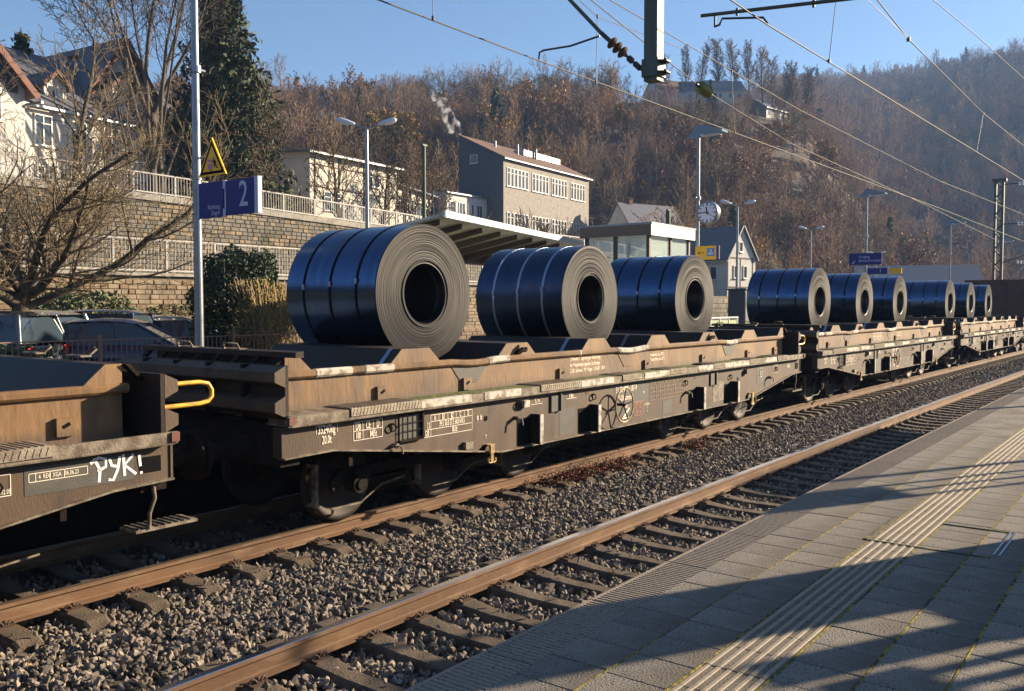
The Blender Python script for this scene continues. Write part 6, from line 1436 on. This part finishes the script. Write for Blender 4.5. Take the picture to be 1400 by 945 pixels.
def wire(name, label, pts, r_, mt='wire', sag=0):
    m = MB(); out_ = []
    for (a, b) in zip(pts[:-1], pts[1:]):
        n = 8
        for i in range(n): t_ = i / n; out_.append((a[0] + (b[0] - a[0]) * t_, a[1] + (b[1] - a[1]) * t_, a[2] + (b[2] - a[2]) * t_ - sag * 4 * t_ * (1 - t_)))
    out_.append(pts[-1]); m.tube(out_, r_, 5); o = m.build(name, M[mt]); return tag(o, label, 'wire', 'overhead wires')
wire('contact_wire', 'contact wire over the far track, running from the top edge to the lattice mast', [(-30, 8.3, 6.35), (12, 8.51, 6.43), (40, 8.1, 6.4), (66, 8.2, 6.45), (110, 7.2, 6.4)], .011)
wire('messenger_wire', 'upper carrying wire over the far track', [(-30, 8.4, 8.2), (12, 8.5, 8.05), (24, 8.4, 7.68), (40, 8.2, 7.55), (66, 8.1, 8.1), (110, 7.2, 8)], .010)
wire('contact_wire', 'contact wire over the near track, held by the arm at the top right', [(-30, 4.3, 6.1), (12, 4.69, 6.30), (34, 4.30, 6.5), (66, 4.0, 6.4), (110, 3.1, 6.4)], .011)
wire('messenger_wire', 'upper carrying wire over the near track, through the small junction at the top right', [(8, 4.43, 8.4), (16.4, 4.43, 7.76), (18.6, 4.43, 7.6), (26.6, 4.43, 7.54), (34, 4.4, 7.69), (66, 4, 8.2)], .011)
wire('feeder_wire', 'single high wire crossing the top right corner', [(10, 4.43, 8.1), (20.6, 4.43, 8.89), (25.6, 4.43, 9.3), (33.6, 4.43, 9.85), (60, 4.4, 11.4)], .010)
wire('tension_wire', 'descending wire with the green insulator in front of the hilltop houses', [(6, 8.45, 8.65), (13.48, 8.45, 7.79), (18.0, 8.45, 7.12), (23.35, 8.43, 6.72), (40, 8.6, 6.55), (65.5, 9.8, 6.6)], .010)
wire('stay_wire', 'thin sagging wire left of the drop mast', [(11.7, 8.45, 8.0), (13.7, 8.45, 7.55), (17.0, 8.45, 7.75)], .006)
DL = ['short vertical dropper wire at the top edge left of the drop mast', 'thin vertical dropper just left of the drop mast insulators', 'white lit dropper wire right of the top right arm', 'dropper wire in front of the far hill near the right edge', 'dropper wire over the row of tall hilltop trees', 'short dropper wire near the lattice mast']
for (a, b) in (((9.34, 8.42, 6.42), (9.34, 8.46, 8.1)), ((13.7, 8.48, 6.42), (13.7, 8.45, 7.56)), ((14.45, 4.62, 6.32), (14.2, 4.43, 7.35)), ((25.9, 4.45, 6.42), (26.6, 4.43, 7.54)), ((19.5, 8.35, 6.42), (19.5, 8.43, 7.8)), ((44, 8.15, 6.4), (44, 8.2, 7.6))):
    m = MB(); m.tube([a, b], .006, 5); m.cyl(Vector(a) - Vector((0, 0, .03)), Vector(a) + Vector((0, 0, .03)), .02, n=6); m.cyl(Vector(b) - Vector((0, 0, .03)), Vector(b) + Vector((0, 0, .03)), .02, n=6)
    tag(m.build('dropper', M['wired']), DL.pop(0), 'wire', 'droppers of the overhead line')
ins = thing('wire_insulator', 'ribbed green glass insulator in front of the white hilltop house', 'insulator', (17.95, 8.45, 7.13)); dv = Vector((1, 0, -.125)).normalized()
for k in range(5):
    m = MB(); c = dv * (.09 * k - .1); m.cyl(c, c + dv * .05, .06, .13, 16); m.cyl(c + dv * .05, c + dv * .075, .13, .05, 16); m.build('disc', M['insulg'], ins)
m = MB(); m.cyl(dv * -.25, dv * .5, .035, n=8); m.build('core', M['wired'], ins)
sp_ = thing('catenary_strut', 'stay wire junction at the top right corner', 'wire fitting', (18.6, 4.43, 7.6)); m = MB(); m.cyl((0, 0, -.04), (0, 0, .04), .035, n=10); m.tube([(0, 0, 0), (-4.0, 0, .0)], .006, 5); m.build('junction', M['wired'], sp_)
lm = thing('lattice_mast', 'green lattice mast with insulated cross arms at the right', 'catenary mast', (66.5, 10.75 + dev(66.5) + .0, .3))
HM = 10.6
for s in (-1, 1):
    m = MB(); m.box(-.15, .15, s * .22 - .07, s * .22 + .07, 0, HM - .3); m.build('channel', M['mastg'], lm)
m = MB()
for k in range(18):
    z = .3 + k * .56; s = 1 if k % 2 else -1; m.tube([(0, -.2 * s, z), (0, .2 * s, z + .5)], .045, 4)
m.build('lacing', M['mastg'], lm); m = MB(); m.box(-.2, .2, -.42, .42, HM - .3, HM - .12); m.build('cap', M['mastg'], lm)
for z in (HM - .5, HM - 3.1, 5.0):
    m = MB(); m.tube([(0, -.3, z), (0, -4.2, z - (.0 if z > 6 else -1.4))], .03, 6); ar = m.build('cross_arm', M['wired'], lm)
    m = MB()
    for k in range(4): m.cyl((0, -1.1 - .18 * k, z - .02), (0, -1.18 - .18 * k, z - .02), .11, n=12)
    m.build('insulator', M['lampw'], ar)
pr = thing('portal_beam', 'steel portal beam above the frame that carries the drop mast', 'portal', (12.0, 0, 0))
m = MB(); m.box(-.2, .2, -6, 9.6, 10.35, 10.7); m.build('beam', M['mastg'], pr); m = MB(); m.box(-.2, .2, -6.4, -6.0, .6, 10.7); m.build('post', M['mastg'], pr)

# ------------------------------------------------------------------ unseen shadow casters right of the view, added and shaped for their shadows
us = Vector((math.cos(R(SUN_AZ)), math.sin(R(SUN_AZ)), 0)); un = Vector((-us.y, us.x, 0))
def sp3(s, n, z): v = us * s + un * n; return Vector((v.x, v.y, z))
def wallpiece(parent, name, s, n0, n1, z0, z1, th, mt):
    m = MB(); m.obox(sp3(s, (n0 + n1) / 2, (z0 + z1) / 2), us, un, Vector((0, 0, 1)), th / 2, (n1 - n0) / 2, (z1 - z0) / 2); return m.build(name, M[mt], parent)
tb = thing('shadow_panel', 'tall panel out of view, added to cast the broad shadow band on the paving', 'shadow caster'); wallpiece(tb, 'case', 9.5, 3.56, 4.36, PZ, 4.0, .2, 'navy')  # unseen panel added for the broad shadow band across the paving
tb = thing('shadow_screen', 'slatted screen out of view, shaped for the striped shadow on the paving', 'wind screen')  # unseen screen, its panels and slats shaped for the striped shadow
wallpiece(tb, 'solid_panel', 9.3, 3.02, 3.56, PZ, 2.55, .1, 'galv'); wallpiece(tb, 'solid_panel', 9.3, 3.05, 3.33, 2.55, 3.05, .1, 'galv'); wallpiece(tb, 'solid_panel', 9.3, 1.2, 3.02, PZ, 2.35, .08, 'galv')
for k in range(12): wallpiece(tb, 'slat', 9.3, 1.2 + k * .152, 1.28 + k * .152, 2.35, 2.80, .04, 'galv')
wallpiece(tb, 'top_rail', 9.3, 1.2, 3.02, 2.80, 3.0, .06, 'galv')
tb = thing('shadow_board', 'unseen board on three thin posts, added for thin shadows on the paving', 'notice board')  # unseen posts and board added for thin shadows and patches on the rail
for n_ in (5.74, 5.96, 6.18): wallpiece(tb, 'post', 13.0, n_ - .028, n_ + .028, PZ, 3.6, .06, 'galv')
wallpiece(tb, 'board', 13.0, 5.70, 6.22, 3.0, 3.7, .05, 'navy')
tb = thing('platform_lamp', 'unseen pole on our platform, added for its thin shadow', 'lamp post'); wallpiece(tb, 'pole', 17.0, 6.50, 6.60, PZ, 7.0, .1, 'galv')  # bare pole out of view, added to throw one thin shadow
tb = thing('shadow_roof', 'unseen flat roof on posts, added to shade the near track', 'shelter', (0, 0, 0)); m = MB(); m.box(23, 30.5, -1.8, -.9, 4.0, 4.14); m.build('roof', M['alu'], tb)  # unseen roof strip added to shade the bed of the near track
for x in (23.5, 26.8, 30): MB().box(x, x + .1, -1.5, -1.4, PZ, 4.0).build('post', M['galv'], tb)
for (x, y, hh) in ((17.5, -1.3, 5), (19.5, -1.6, 5.5)):
    pass

# ------------------------------------------------------------------ autumn haze in the valley
hz = bpy.data.materials.new('haze'); hz.use_nodes = True; N = hz.node_tree; N.nodes.remove(N.nodes['Principled BSDF']); pv = N.nodes.new('ShaderNodeVolumePrincipled'); pv.inputs['Density'].default_value = .00031; pv.inputs['Color'].default_value = (.33, .55, .98, 1); pv.inputs['Anisotropy'].default_value = .1
N.links.new(pv.outputs[0], N.nodes['Material Output'].inputs['Volume'])
m = MB(); m.box(-1100, 1100, -1100, 1100, -4, 235); tag(m.build('haze', hz), 'faint blue autumn haze filling the valley', kind='stuff')
